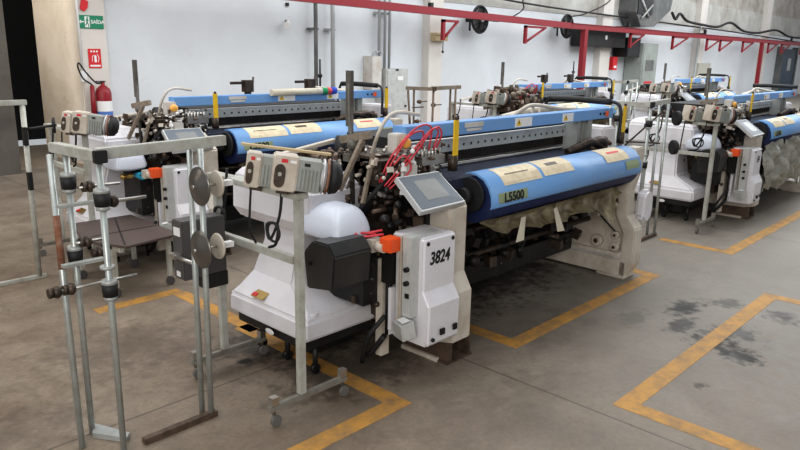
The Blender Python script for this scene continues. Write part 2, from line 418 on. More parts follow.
MB().box(X - .02, X + .02, Y + .12, WY, 1.28, 1.34).build('wall_bracket', STEEL, t)
MB().cyl((X - .19, Y, 1.44), (X - .19, Y, .85), .035, .05).build('discharge_horn', RED, t)

# vertical conduits and electrical boxes
for i, (x, r, lab) in enumerate(((10.28, .045, 'dark grey steel conduit rising on the white wall, leftmost of the pair'), (10.78, .05, 'pale grey conduit rising on the white wall beside the dark grey one'))):
    c = MB(); c.cyl((x, 12.4, .3), (x, 12.4, 5), r)
    c.box(x - .1, x + .1, 12.42, 12.6, 2.55, 2.6)
    c.box(x - .07, x + .07, 12.42, 12.6, 1.2, 1.25)
    tag(c.build('wall_conduit', DUCT if i == 0 else BGREY), lab, 'conduit')
for i, x in enumerate((12.32, 12.52, 12.68)):
    c = MB(); c.cyl((x, 12.45, 1.7), (x, 12.45, 5), .035); c.box(x - .05, x + .05, 12.47, 12.6, 3, 3.05)
    tag(c.build('wall_conduit', BGREY), 'grey conduit entering the top of the wall electrical box, %s of three' % ('leftmost', 'middle', 'rightmost')[i], 'conduit')
t = thing('electrical_cabinet', 'grey wall-mounted electrical box with a small white label near the left column', 'electrical box', (12.8, 12.5, .55))
MB().box(12.38, 13.18, 12.25, 12.60, .55, 1.70).build('cabinet_body', GREYP, t, .01)
MB().box(12.43, 13.14, 12.235, 12.25, .6, 1.66).build('door', GREYP, t, .004)
MB().box(12.78, 12.98, 12.228, 12.235, 1.42, 1.52).build('label_plate', WHITEF, t)
each(MB().box(13.05, 13.11, 12.22, 12.235, .75, .8).box(12.72, 12.8, 12.22, 12.24, 1.66, 1.7), 'latch', BLACK, t)
t = thing('junction_box', 'small beige junction box with round knockouts beside the grey electrical box', 'junction box', (12.1, 12.5, 1.7))
MB().box(11.95, 12.28, 12.3, 12.62, 1.2, 2.0).build('box_body', RUSTW, t, .008)
MB().torus((12.05, 12.32, 2.05), .07, .015, 'y').torus((12.2, 12.32, 2.05), .07, .015, 'y').build('loop', BGREY, t)
t = thing('wall_spotlight', 'small spot lamp bracketed high on the white wall above the left rear loom', 'spotlight', (9.55, 12.5, 2.65))
MB().cyl((9.62, 12.62, 2.72), (9.55, 12.45, 2.68), .02).build('bracket', BLACK, t)
MB().cyl((9.60, 12.50, 2.68), (9.45, 12.36, 2.62), .05, .075).build('lamp_head', WHITEF, t)
MB().box(9.62, 9.69, 12.58, 12.64, 3.03, 3.1).build('fixing', BLACK, t)

# red rail
BY = 11.7
t = thing('red_steel_rail', 'long red horizontal steel rail on brackets high in front of the white wall', 'steel rail', (20, BY, 0))
MB().box(20, 70, BY - .07, BY + .07, 2.93, 3.09).box(20, 70, BY - .10, BY + .10, 3.09, 3.105).prism([(5.8, 3.12), (20.02, 2.93), (20.02, 3.105), (5.8, 3.295)], 'y', BY - .07, BY + .07).build('beam', RED, t)
MB().box(5.85, 6.0, BY - .06, WY + .12, 3.10, 3.2).build('wall_stub', RED, t)
brs = [13.8, 17.5, 24.2, 27.9, 31.5, 33.1, 36.1, 40.0, 42.3, 46, 50, 54]
for x in brs:
    b = MB(); w = .62 if x < 15 else 1.1 if x < 26 else 1.5
    b.box(x, x + .09, BY - .04, BY + .04, 2.42, 2.93); b.box(x, x + w, BY - .04, BY + .04, 2.87, 2.93)
    b.cyl((x + .06, BY, 2.46), (x + w, BY, 2.90), .035, n=6); b.build('bracket', RED, t)
for x in (20.95, 39.0):
    MB().box(x - .1, x + .1, BY - .08, BY + .08, 0, 2.95).build('post', RED, t)
for x in (13.35, 24.0, 31.2, 44):
    MB().box(x - .04, x + .04, BY, BY + .7, 3.1, 3.16).box(x - .05, x + .05, BY - .05, BY + .05, 3.1, 3.3).build('hanger', BLACK, t)
# wall fans
def fan(x, lab):
    t = thing('wall_fan', lab, 'fan', (x, WY, 3.0), 'black wall fans')
    z = 3.03; y = WY - .35
    g = MB(); g.torus((x, y, z), .36, .03, 'y'); g.disc((x, y + .04, z), .35, 'y', .02, 28)
    for R in (.12, .28): g.torus((x, y - .06, z), R, .006, 'y', 20, 5)
    for k in range(12):
        a = k * PI / 6; g.cyl((x + .06 * math.cos(a), y - .07, z + .06 * math.sin(a)), (x + .36 * math.cos(a), y - .02, z + .36 * math.sin(a)), .007, n=5)
    g.build('guard', RUBBER, t)
    b = MB()
    for k in range(4):
        a = k * PI / 2 + .5
        p = [Vector((x + r * math.cos(a + d), y + dy, z + r * math.sin(a + d))) for r, d, dy in ((.05, -.3, 0), (.32, -.38, .03), (.33, .38, -.03), (.05, .5, 0))]
        b.mesh([tuple(q) for q in p], [(0, 1, 2, 3)])
    each(b, 'blades', DGREY, t)
    MB().disc((x, y - .05, z), .07, 'y', .1).build('hub', GREYL, t)
    MB().cyl((x, y, z), (x, WY + .12, z), .06).cyl((x, WY, z), (x, WY, z - .3), .03).build('bracket', BLACK, t)
fan(15.95, 'round black wall fan over the rail, nearer the pillar with wooden block')
fan(20.6, 'smaller-looking round black wall fan beside the red post and black boxes')
t = thing('wooden_block', 'small pale wooden block hanging below a red rail bracket on the column', 'block', (14.0, 12.2, 2.2))
MB().box(14.15, 14.65, 12.2, 12.38, 2.42, 2.62).build('block', WOOD, t)
MB().box(14.15, 14.65, 12.19, 12.2, 2.54, 2.56).build('edge_stripe', BROWNM, t)
MB().cyl((14.5, 12.24, 2.42), (14.5, 12.24, 2.16), .012, n=6).ball((14.5, 12.24, 2.14), .035).build('cord', BLACK, t)

# black boxes, duct, column cabinet, etc.
t = thing('speaker_box', 'wide black box on the wall under the grey duct, the left one of two', 'speaker box', (23, 12.3, 2.55))
MB().box(21.6, 24.6, 12.05, 12.55, 2.42, 2.98).build('housing', BLACK, t, .01)
MB().disc((23.1, 12.04, 2.75), .08, 'y', .02).build('lamp', WHITEF, t)
t = thing('speaker_box', 'square black box on the wall under the grey duct, the right one of two', 'speaker box', (25.2, 12.3, 2.2))
MB().box(24.7, 25.75, 12.0, 12.55, 2.10, 2.80).build('housing', BLACK, t, .01)
MB().box(24.75, 25.7, 11.99, 12.0, 2.15, 2.75).build('front_grille', RUBBER, t)
t = thing('ventilation_duct', 'angular grey ventilation duct with dark open mouth high above the rail', 'duct', (25.8, 12.2, 3.2))
MB().prism([(25.4, 3.2), (26.6, 3.25), (27.9, 3.9), (28.2, 4.9), (25.0, 4.9), (24.9, 3.7)], 'y', 11.9, 12.6).build('duct_body', DUCT, t, .02)
MB().box(25.0, 26.2, 11.86, 11.9, 3.65, 4.3).build('opening', BLACK, t)
MB().cyl((25.9, 11.85, 3.55), (25.1, 11.85, 4.2), .05, n=6).cyl((25.3, 11.84, 3.5), (26.1, 11.84, 4.0), .04, n=6).build('blade', GREYL, t)
t = thing('tall_cabinet', 'tall grey switchgear cabinet with red and white notice against the wall', 'cabinet', (27, 12.1, 0))
MB().box(25.8, 27.15, 11.9, 12.6, 0, 2.62).build('cabinet_body', mat('cab_green_grey', (.33, .36, .34), .5, 0, (.2, .2, .18), .5, 2), t, .015)
MB().box(25.88, 27.07, 11.88, 11.9, .1, 2.52).build('door', bpy.data.materials['cab_green_grey'], t, .005)
MB().box(26.1, 26.75, 11.87, 11.88, 1.12, 1.2).build('notice', REDS, t)
MB().box(26.1, 26.75, 11.87, 11.88, .86, 1.1).build('notice', WHITEF, t)
MB().box(26.1, 26.8, 11.87, 11.88, 1.6, 2.0).build('vent_panel', DUCT, t)
t = thing('red_notice', 'small vertical red notice on the white column left of the tall cabinet', 'sign', (24.6, 12.3, 1.6))
MB().box(24.3, 24.62, 12.30, 12.62, 1.62, 2.1).build('sign_plate', REDS, t)
MB().box(24.36, 24.56, 12.29, 12.30, 1.7, 1.78).build('white_text_bar', WHITEF, t)
t = thing('wall_box', 'beige wall box with bent conduit right of the tall cabinet', 'junction box', (33.4, 12.4, 1.2))
MB().box(32.5, 34.0, 12.3, 12.65, 1.05, 1.9).build('box_body', mat('beige_box', (.45, .44, .38), .5), t, .02)
MB().tube([(32.1, 12.25, 3.6), (32.0, 12.25, 1.4), (31.95, 12.25, .75), (32.3, 12.25, .6), (33.0, 12.3, .65), (33.2, 12.35, 1.05)], .06, 8).build('conduit', GREYL, t)
t = tag(thing('x', None, None, (44.5, 12.5, 0)), kind='structure'); t.name = 'door_1'
MB().box(45.1, 47.9, 12.35, 12.65, 0, 2.72).build('door_leaf', DOORB, t, .01)
MB().box(46.3, 46.9, 12.32, 12.35, 1.5, 2.2).build('wired_window', GREYL, t)
each(MB().box(44.9, 45.1, 12.3, 12.65, 0, 2.85).box(47.9, 48.1, 12.3, 12.65, 0, 2.85), 'door_frame', DUCT, t)
# cables along the wall
cp = [(28.3, 12.0, 3.85)]
xs = [28.7, 29.1, 29.9, 31.6, 33.4, 35.0, 36.8, 39.0, 42, 44.5, 47.5, 52, 57, 60]
zs = [3.62, 3.85, 3.60, 3.52, 3.50, 3.75, 3.45, 3.42, 3.66, 3.40, 3.42, 3.70, 3.35, 3.5]
for x, z in zip(xs, zs): cp.append((x, 12.0, z))
tag(MB().tube(cp, .055, 8).build('sagging_cable', RUBBER), 'thick black cable sagging in waves along the wall above the rail', 'cable')
tag(MB().tube([(10.5, 12.3, 4.0), (18, 12.3, 3.62), (26, 12.3, 3.50), (40, 12.3, 3.32), (60, 12.3, 2.9)], .028, 6).build('wall_cable', RUBBER), 'thin straight dark cable strung along the wall below the wavy cable', 'cable')
tag(MB().tube([(18.1, 12.3, 4.5), (18.2, 12.3, 3.7), (18.2, 12.3, 3.4), (17.2, 12.3, 3.05), (16.2, 12.3, 3.05)], .02, 6).build('wall_cable', RUBBER), 'thin cable drooping from above to the fan nearer the wooden block', 'cable')
tag(MB().tube([(23.9, 12.3, 4.6), (23.6, 12.3, 4.0), (22.0, 12.3, 3.5), (21.0, 12.3, 3.35)], .02, 6).build('wall_cable', RUBBER), 'thin cable running down to the fan beside the red post', 'cable')

# ------------------------------------------------------------------ the loom
def greeble(b, box, n, smin=.02, smax=.07, mats=3):
    x0, x1, y0, y1, z0, z1 = box
    for i in range(n):
        c = Vector((random.uniform(x0, x1), random.uniform(y0, y1), random.uniform(z0, z1)))
        b.m(random.randrange(mats)); k = random.random()
        if k < .45:
            b.rbox(c, [random.uniform(smin, smax) for _ in range(3)], (random.uniform(-.3, .3), random.uniform(-.3, .3), random.uniform(-.3, .3)))
        elif k < .85:
            d = Vector(random.choice([(1, 0, 0), (0, 1, 0), (0, 0, 1), (.5, .5, .3)])) * random.uniform(smin, smax)
            b.cyl(c - d, c + d, random.uniform(.25, .5) * smax * .7, n=10)
        else: b.ball(c, random.uniform(.3, .5) * smax, n=6)
    return b
LG = 'air-jet looms standing in rows'
L = thing('weaving_loom', 'nearest loom, white front cover numbered 3824, blue cloth roller guard', 'loom', (4.4, 3.3, 0), LG)

# left side frame : post, foot
b = MB()
b.prism([(2.78, 1.12), (2.78, .66), (2.71, .54), (2.71, .19), (2.84, .16), (4.5, .12), (4.5, .3), (3.4, .34), (3.2, .7), (3.25, 1.05), (4.3, 1.1), (4.3, 1.25), (3.0, 1.27), (2.88, 1.20)], 'x', 3.42, 3.61)
b.build('side_frame', CREAM, L, .012)
b = MB(); b.box(3.44, 3.72, 2.77, 3.2, 0, .015); b.box(3.69, 3.71, 2.78, 3.2, 0, .17); b.box(3.46, 3.52, 2.79, 3.2, 0, .19); b.box(3.5, 3.7, 3.0, 3.2, 0, .17)
b.build('foot', BROWNM, L, .004)
# white front cover + number
b = MB()
b.prism([(2.70, .985), (2.70, .64), (2.645, .55), (2.65, .30), (2.67, .27), (2.98, .27), (2.98, .985)], 'x', 3.085, 3.40)
fc = b.build('front_cover', WHITE, L, .015, 3)
b = MB()
for x, z in ((3.12, .95), (3.36, .95), (3.12, .33)): b.disc((x, 2.70 if z > .6 else 2.635, z), .013, 'y', .012, 10)
each(b, 'bolt', BLKF, fc)
b = MB(); b.box(3.19, 3.23, 2.628, 2.64, .345, .385); b.box(3.32, 3.355, 2.628, 2.64, .345, .385); each(b, 'slot', BLKF, fc)
text('number', '3824', .115, (3.235, 2.697, .845), FRONT, BLKF, fc, .003, .15, .84)
# kick bar below the cover
MB().box(3.43, 3.455, 2.86, 3.2, .0, .03).build('toe_bar', CREAM, L)
# left control boxes
b = MB(); b.box(3.02, 3.30, 2.74, 2.825, .47, 1.0); cb = b.build('control_box', GREYP, L, .006)
b = MB()
for z in (.70, .79): b.disc((3.01, 2.775, z), .016, 'x', .03, 12)
b.box(3.012, 3.022, 2.76, 2.79, .60, .63); each(b, 'knob', BLKF, cb)
b = MB(); b.box(3.03, 3.3, 2.845, 2.885, .40, .98); b.m(1).box(3.02, 3.03, 2.85, 2.88, .45, .9); b.build('control_box', [CREAM, GREYP], L, .005)
b = MB(); b.box(3.0, 3.3, 2.89, 2.99, .66, .88); b.cyl((3.02, 2.95, .72), (3.02, 2.95, .3), .012).build('regulator', BLKF, L, .004)
b = MB(); b.box(3.0, 3.08, 2.90, 2.925, .35, .64).box(3.02, 3.08, 2.935, 2.96, .3, .6); each(b, 'gauge_strip', WHITE, L, .004)
b = MB(); b.box(3.03, 3.11, 3.01, 3.07, .12, .80); b.build('support_post', CREAM, L, .006)
b = MB(); b.rbox((2.99, 2.90, .935), (.10, .10, .09), (0, 0, 0)); b.build('valve_block', ORANGE, L, .006)
b = MB(); b.cyl((2.96, 3.0, .91), (2.96, 2.92, .91), .035, .035, 12); b.box(2.92, 3.02, 2.99, 3.05, .87, .95); b.build('valve_coupling', CREAM, L)
b = MB(); b.cyl((2.93, 3.18, .88), (2.93, 3.05, .89), .032, .04, 12); b.cyl((2.93, 3.12, .88), (2.93, 3.12, .77), .022, n=10); b.build('air_fitting', BLUEF, L)
b = MB(); b.cyl((2.88, 3.32, .85), (2.93, 3.17, .88), .02, .026, 12); b.ball((2.87, 3.33, .85), .035); b.cyl((2.93, 3.12, .77), (2.93, 3.12, .70), .016, n=10); each(b, 'brass_fitting', BRASS, L)
b = MB(); b.rbox((3.0, 2.775, .40), (.10, .11, .11), (0, -.2, -.3)); b.m(1).rbox((2.985, 2.77, .462), (.06, .08, .004), (0, -.2, -.3)); b.build('junction_box', [GREYP, WHITEF], L, .002)
b = MB(); b.tube([(3.0, 2.95, .3), (2.98, 3.05, .16), (3.0, 3.14, .1)], .02); b.tube([(2.98, 2.93, .45), (2.9, 3.0, .3), (2.96, 3.12, .07)], .015); b.build('drain_hose', RUBBER, L)
# touch panel
P = [Vector(v) for v in ((3.135, 3.0, 1.33), (3.546, 3.0, 1.326), (3.54, 2.745, 1.155), (3.11, 2.75, 1.148))]
nrm = (P[1] - P[0]).cross(P[3] - P[0]); nrm = nrm.normalized(); nrm = nrm if nrm.z > 0 else -nrm
def quadbox(b, q, u0, u1, v0, v1, d0, d1):
    def pt(u, v, d): return tuple((q[0] * (1 - u) * (1 - v) + q[1] * u * (1 - v) + q[2] * u * v + q[3] * (1 - u) * v) + nrm * d)
    b.hexa([pt(u0, v0, d0), pt(u1, v0, d0), pt(u1, v1, d0), pt(u0, v1, d0)], [pt(u0, v0, d1), pt(u1, v0, d1), pt(u1, v1, d1), pt(u0, v1, d1)]); return b
tp = quadbox(MB(), P, 0, 1, 0, 1, -.04, 0).build('touch_panel', SILVER, L, .004)
quadbox(MB(), P, .03, .97, .04, .95, -.01, .002).build('bezel', BEZEL, tp)
quadbox(MB(), P, .27, .78, .2, .76, -.01, .004).build('screen', SCREEN, tp)
MB().cyl((3.42, 3.0, 1.24), (3.46, 3.15, .95), .025).box(3.38, 3.55, 2.95, 3.2, .95, 1.22).build('panel_bracket', BLACK, L)
# drive side machinery, dark mass
b = MB()
b.m(0).box(3.12, 3.40, 3.15, 4.2, .35, 1.0); b.m(0).box(3.2, 3.6, 3.25, 4.25, .9, 1.22)
greeble(b, (3.02, 3.5, 2.95, 3.9, .95, 1.25), 110, .02, .07, 3)
greeble(b, (3.0, 3.2, 3.15, 4.0, .45, .95), 30, .025, .08, 3)
b.build('drive_housing', [DARKM, BROWNM, BLACK], L)
b = MB(); b.m(1).box(3.2, 3.56, 3.2, 3.62, 1.12, 1.40); greeble(b, (3.1, 3.6, 3.08, 3.7, 1.12, 1.46), 150, .014, .045, 3); b.build('valve_cluster', [STEEL, DARKM, CREAM], L)
b = MB(); b.box(3.2, 3.55, 3.3, 3.6, 1.15, 1.42); greeble(b, (3.0, 3.6, 3.12, 3.7, 1.1, 1.44), 90, .02, .05, 2); b.build('linkage', [DARKM, BROWNM], L)
b = MB(); b.box(3.27, 3.37, 3.12, 3.22, 1.45, 1.58); b.box(3.30, 3.40, 3.05, 3.15, 1.24, 1.38); each(b, 'solenoid_block', RUSTW, L, .008)
MB().ball((3.33, 3.10, 1.52), .04, (1.1, .6, .9)).build('warning_lamp', AMBER, L)
b = MB()
for k in range(6): b.cyl((3.47 + k * .035, 3.08, 1.40), (3.47 + k * .035, 3.08, 1.47), .012, n=8)
b.box(3.45, 3.69, 3.06, 3.12, 1.36, 1.42); greeble(b, (3.45, 3.72, 3.05, 3.2, 1.25, 1.38), 16, .02, .05, 1); b.build('nozzle_manifold', STEEL, L)
b = MB(); b.m(1).box(3.26, 3.62, 3.12, 3.3, 1.22, 1.38); greeble(b, (3.22, 3.66, 3.04, 3.16, 1.2, 1.5), 90, .01, .035, 4); b.build('valve_bank', [STEEL, DARKM, WHITEF, BROWNM], L)
for pts in ([(3.62, 3.08, 1.47), (3.58, 3.05, 1.60), (3.44, 3.05, 1.58), (3.33, 3.10, 1.42), (3.28, 3.15, 1.28)],
            [(3.66, 3.08, 1.47), (3.64, 3.05, 1.63), (3.48, 3.05, 1.63), (3.33, 3.10, 1.46), (3.27, 3.15, 1.28)],
            [(3.70, 3.08, 1.47), (3.71, 3.05, 1.60), (3.60, 3.04, 1.60), (3.40, 3.08, 1.38), (3.28, 3.13, 1.26)],
            [(3.74, 3.08, 1.47), (3.76, 3.06, 1.58), (3.68, 3.04, 1.62), (3.45, 3.06, 1.44), (3.29, 3.12, 1.24)],
            [(3.33, 3.08, 1.40), (3.40, 3.04, 1.46), (3.44, 3.06, 1.36), (3.32, 3.12, 1.24)]):
    MB().tube([(x - .13 + random.uniform(-.012, .012), y + random.uniform(-.02, .02), z - .01) for x, y, z in pts], .0065, 7).build('air_hose', REDH, L)
for pts in ([(2.95, 3.22, .95), (2.85, 3.35, 1.03), (2.78, 3.30, 1.00), (2.9, 3.1, .98), (3.02, 3.0, 1.0)], [(3.0, 3.3, .98), (2.86, 3.25, 1.05), (2.83, 3.15, 1.0), (2.98, 3.02, .98)],
            [(3.05, 3.2, 1.02), (2.9, 3.18, 1.05), (2.86, 3.05, .98), (2.98, 2.95, .99)]):
    MB().tube(pts, .008, 7).build('air_hose', REDH, L)
b = MB()
for k in range(6): b.tube([(3.30 + .012 * k, 3.14, 1.38), (3.16 + .016 * k, 3.17, 1.24), (3.06 + .012 * k, 3.25, 1.09), (3.0 + .01 * k, 3.34, .92)], .019, 7)
b.build('hose_bundle', RUBBER, L)
b = MB(); b.tube([(3.33, 3.5, 1.1), (3.32, 3.42, 1.4), (3.36, 3.35, 1.62), (3.46, 3.32, 1.70), (3.62, 3.25, 1.68)], .013, 8); b.build('hose_arch', CREAM, L)
b = MB(); b.rbox((3.02, 3.30, 1.38), (.03, .035, .36), (.15, .45, 0)); b.rbox((3.08, 3.20, 1.30), (.025, .03, .34), (-.1, .38, 0)); b.rbox((3.12, 3.36, 1.55), (.05, .22, .05), (-.2, 0, .4)); each(b, 'nozzle_arm', mat('greasy_cream', (.30, .25, .20), .5, .2, (.12, .09, .07), .7, 14), L, .004)
# tall mast at the weft side
b = MB(); b.cyl((3.10, 3.37, 1.10), (3.10, 3.40, 1.90), .018, n=8); b.rbox((3.10, 3.40, 1.80), (.03, .045, .36), (0, .0, 0)); b.ball((3.10, 3.37, 1.5), .04); b.rbox((3.08, 3.36, 1.42), (.09, .07, .05)); b.build('mast', mat('mast_grey', (.15, .145, .13), .5, .3, (.08, .06, .05), .7, 12), L)
# pivot arm with black wheel
b = MB(); b.rbox((3.36, 4.22, 1.36), (.72, .05, .03), (0, -.10, .1)); b.build('swing_arm', CREAM, L, .003)
b = MB(); b.disc((3.70, 4.16, 1.33), .115, (.7, -.7, 0), .09, 24); b.build('wheel', RUBBER, L, .01)
b = MB(); greeble(b, (3.3, 3.65, 4.05, 4.25, 1.22, 1.36), 22, .03, .07, 2); b.cyl((3.7, 4.12, 1.31), (4.0, 4.12, 1.33), .045); b.build('wheel_mount', [DARKM, BROWNM], L)
# white fairing of the drive end
bm_ = MB()
def loft(b, rings_, smooth=False):
    vs = [[b.bm.verts.new(p) for p in r] for r in rings_]; n = len(vs[0])
    for a, c in zip(vs, vs[1:]):
        for k in range(n): f = b.bm.faces.new((a[k], a[(k + 1) % n], c[(k + 1) % n], c[k])); f.material_index = b.mi; f.smooth = smooth
    b.bm.faces.new(vs[0][::-1]); b.bm.faces.new(vs[-1]); return b
def rect(x0, x1, y0, y1, z): return [(x0, y0, z), (x1, y0, z), (x1, y1, z), (x0, y1, z)]
loft(bm_, [rect(2.55, 3.16, 3.21, 4.05, .29), rect(2.545, 3.17, 3.20, 4.06, .32), rect(2.55, 3.17, 3.205, 4.06, .43), rect(2.60, 3.17, 3.27, 4.03, .475),
           rect(2.70, 3.18, 3.52, 3.99, .58), rect(2.78, 3.18, 3.56, 3.96, .80), rect(2.82, 3.18, 3.55, 3.98, .98)])
fb = bm_.build('fairing', WHITE, L, .02, 3)
b = MB(); loft(b, [rect(2.76, 3.18, 3.42, 4.2, .92), rect(2.72, 3.2, 3.35, 4.25, 1.0), rect(2.74, 3.2, 3.38, 4.27, 1.22), rect(2.80, 3.2, 3.5, 4.22, 1.29)]); b.build('fairing_top', WHITE, L, .02, 3)
b = MB(); loft(b, [rect(2.70, 3.00, 3.08, 3.44, .93), rect(2.69, 3.02, 3.07, 3.46, .98), rect(2.71, 3.01, 3.09, 3.46, 1.06), rect(2.75, 3.0, 3.14, 3.46, 1.12), rect(2.82, 2.98, 3.2, 3.42, 1.15)]); bo = b.build('blower_cover', mat('pale_blue_plastic', (.64, .68, .77), .35), L, .03, 3)
bo.modifiers.new('smooth', 'SUBSURF').levels = 2; bo.modifiers['smooth'].render_levels = 2
for p_ in bo.data.polygons: p_.use_smooth = True
b = MB(); b.rbox((2.60, 3.74, .485), (.10, .13, .004), (0, -.42, 0)); pl = b.build('maker_plate', BRASS, fb); 
MB().rbox((2.575, 3.78, .478), (.03, .05, .004), (0, -.42, 0)).build('red_mark', REDS, pl)
b = MB(); b.disc((2.66, 3.26, .455), .035, 'z', .02, 14); b.build('cap', WHITE, fb)
b = MB(); b.box(2.80, 3.15, 3.42, 3.95, .08, .30); b.box(2.59, 3.16, 3.25, 4.02, .215, .30); b.build('base_box', BLACK, L, .008)
b = MB(); b.ball((2.572, 3.62, .25), .03, (.15, 1.6, .7)); b.build('logo_oval', WHITEF, L)
b = MB()
for y in (3.32, 3.62, 3.92): b.cyl((2.72, y, .0), (2.72, y, .22), .018); b.disc((2.72, y, .035), .035, 'y', .03)
each(b, 'levelling_foot', BLACK, L)
# dark box with chamfer next to the fairing
b = MB(); b.prism([(2.96, .71), (3.20, .67), (3.23, .90), (3.14, .99), (3.0, .99), (2.94, .92)], 'x', 2.56, 2.87); b.build('yarn_guard_box', BLACKG, L, .01)
b = MB(); b.disc((2.555, 3.16, .84), .013, 'x', .01); b.build('rivet', BLKF, L)
b = MB(); b.box(2.9, 3.2, 3.05, 3.4, .5, .9); greeble(b, (2.85, 3.15, 3.0, 3.2, .5, .9), 22, .02, .06, 2); b.build('pneumatic_unit', [BLACK, DARKM], L)
# cloth, roller cover, take-up
b = MB(); b.prism([(2.96, 1.255), (3.85, 1.24), (3.85, 1.10), (2.96, 1.10)], 'x', 3.62, 6.12); b.build('woven_cloth', NAVY, L)
b = MB(); b.cyl((3.62, 3.36, 1.262), (6.12, 3.36, 1.262), .018).box(3.62, 6.12, 3.42, 3.5, 1.255, 1.285).build('temple_bar', STEEL, L)
prof = [(2.96, 1.290), (2.92, 1.298), (2.86, 1.290), (2.80, 1.265), (2.755, 1.215), (2.73, 1.155), (2.722, 1.10), (2.73, 1.065)]
b = MB(); inner = [(y + .012, z - .012) for y, z in prof[::-1]]
b.prism(prof + inner, 'x', 3.81, 6.12); cv = b.build('roller_cover', BLUE, L)
for p_ in cv.data.polygons: p_.use_smooth = len(p_.vertices) == 4
cv.data.update()
def onprof(t):
    k = t * (len(prof) - 1); i = min(int(k), len(prof) - 2); f = k - i
    a = Vector(prof[i]); c = Vector(prof[i + 1]); p = a.lerp(c, f); d = (c - a).normalized(); n_ = Vector((d[1], -d[0])); n_ = n_ if n_[0] < 0 or n_[1] > 0 else -n_
    return p, n_
def sticker(name, x0, x1, t0, t1, m, off=.003, sk=0):
    b = MB(); N = 8; vs = []
    for i in range(N + 1):
        p, n_ = onprof(t0 + (t1 - t0) * i / N); q = p + Vector((-abs(n_[0]), abs(n_[1]))) * off
        vs += [(x0 + sk * i / N, q[0], q[1]), (x1 + sk * i / N, q[0], q[1])]
    return b.mesh(vs, [(2 * i, 2 * i + 1, 2 * i + 3, 2 * i + 2) for i in range(N)]).build(name, m, cv)
sticker('instruction_label', 3.98, 4.47, .18, .60, LABEL)
sticker('instruction_label', 4.51, 4.95, .15, .58, LABEL)
sticker('instruction_label', 5.50, 5.92, .15, .58, LABEL)
sticker('print_mark', 4.62, 4.78, .32, .40, DARKM, .005); sticker('print_mark', 5.6, 5.82, .34, .40, REDS, .005); sticker('print_mark', 4.05, 4.35, .4, .42, BROWNM, .005)
sticker('model_patch', 3.88, 4.24, .70, .90, OLIVE)
sticker('rating_patch', 5.82, 6.08, .62, .80, OLIVE, .003)
pp_, nn_ = onprof(.80)
text('model_lettering', 'L5500', .088, (4.06, pp_[0] - .007, pp_[1]), (PI / 2 - math.atan2(.055, .2), 0, 0), BLKF, cv, .003, .2, 1.1)
b = MB(); b.disc((3.79, 2.91, 1.14), .125, 'x', .03, 28); b.disc((6.13, 2.91, 1.14), .13, 'x', .03, 28); b.disc((3.72, 2.91, 1.14), .06, 'x', .06); each(b, 'roller_end', RUBBER, L)
b = MB(); b.cyl((3.82, 2.91, 1.10), (6.12, 2.91, 1.10), .165, n=28); b.build('cloth_roll', NAVYD, L)
# hanging plastic film
b = MB(); NX, NZ = 60, 10; vs = []
for i in range(NX + 1):
    u = i / NX; x = 3.95 + 2.05 * u
    dr = .09 + .08 * math.sin(PI * u) ** .7 + .02 * math.sin(u * 23) * math.sin(u * 7) + .20 * math.exp(-((u - .86) / .06) ** 2)
    for j in range(NZ + 1):
        v = j / NZ
        vs.append((x + .02 * math.sin(9 * v + 14 * u), 2.80 + .035 * math.sin(31 * u + 3 * v) * v + .10 * math.sin(PI * v), .96 - dr * v))
b.mesh(vs, [(i * (NZ + 1) + j, (i + 1) * (NZ + 1) + j, (i + 1) * (NZ + 1) + j + 1, i * (NZ + 1) + j + 1) for i in range(NX) for j in range(NZ)], True)
b.build('plastic_film', FILM, L)
b = MB(); b.mesh([(4.28, 2.79, .92), (4.34, 2.79, .92), (4.32, 2.78, .74), (4.24, 2.80, .73)], [(0, 1, 2, 3)]); b.mesh([(4.72, 2.78, .92), (4.78, 2.79, .93), (4.88, 2.76, .72), (4.80, 2.78, .72)], [(0, 1, 2, 3)])
each(b, 'cloth_strip', CREAMC, L)
# machinery under the cloth
b = MB(); b.box(3.6, 6.1, 3.5, 4.3, .35, 1.1); greeble(b, (3.65, 6.05, 3.1, 3.5, .42, .95), 130, .03, .10, 3)
for z, y in ((.55, 3.2), (.72, 3.3), (.85, 3.15)): b.m(1).cyl((3.6, y, z), (6.1, y, z), .025)
b.build('take_up_gear', [BLACK, DARKM, mat('near_black_metal', (.03, .026, .024), .5, .3)], L)  # third material is a plain near-black metal tone
b = MB(); b.box(3.58, 6.14, 3.38, 3.50, .195, .375); b.m(1)
for x in (3.75, 4.9, 5.9): b.disc((x, 3.378, .30), .014, 'y', .01, 8)
b.build('cross_beam', [BLACK, STEEL], L, .004)
# upper blue beam
b = MB(); b.box(3.36, 6.28, 3.13, 3.26, 1.53, 1.622); ub = b.build('upper_beam', BLUE, L, .006)
b = MB(); [b.disc((x, 3.128, 1.578), .012, 'y', .01, 10) for x in (6.02, 6.09)]; b.box(6.275, 6.30, 3.15, 3.24, 1.54, 1.61); each(b, 'beam_hole', BLKF, ub)
def wl(x0, x1, tri=True):
    b = MB(); b.box(x0, x1, 3.124, 3.128, 1.540, 1.612); b.build('warning_label', WHITEF, ub)
    if tri:
        b = MB(); b.mesh([(x0 + .015, 3.122, 1.553), (x0 + .085, 3.122, 1.553), (x0 + .05, 3.122, 1.605)], [(0, 1, 2)]); o = b.build('triangle', YELLOW, ub)
        MB().box(x0 + .046, x0 + .054, 3.120, 3.121, 1.565, 1.59).build('exclamation_mark', BLKF, ub)
wl(4.62, 4.86); wl(5.34, 5.52)
b = MB(); b.box(3.98, 4.2, 3.122, 3.128, 1.578, 1.612); b.box(4.0, 4.18, 3.122, 3.128, 1.55, 1.57); each(b, 'printed_label', RUSTW, ub)
b = MB(); b.box(6.12, 6.17, 3.12, 3.128, 1.55, 1.60); b.build('orange_mark', ORANGE, ub)
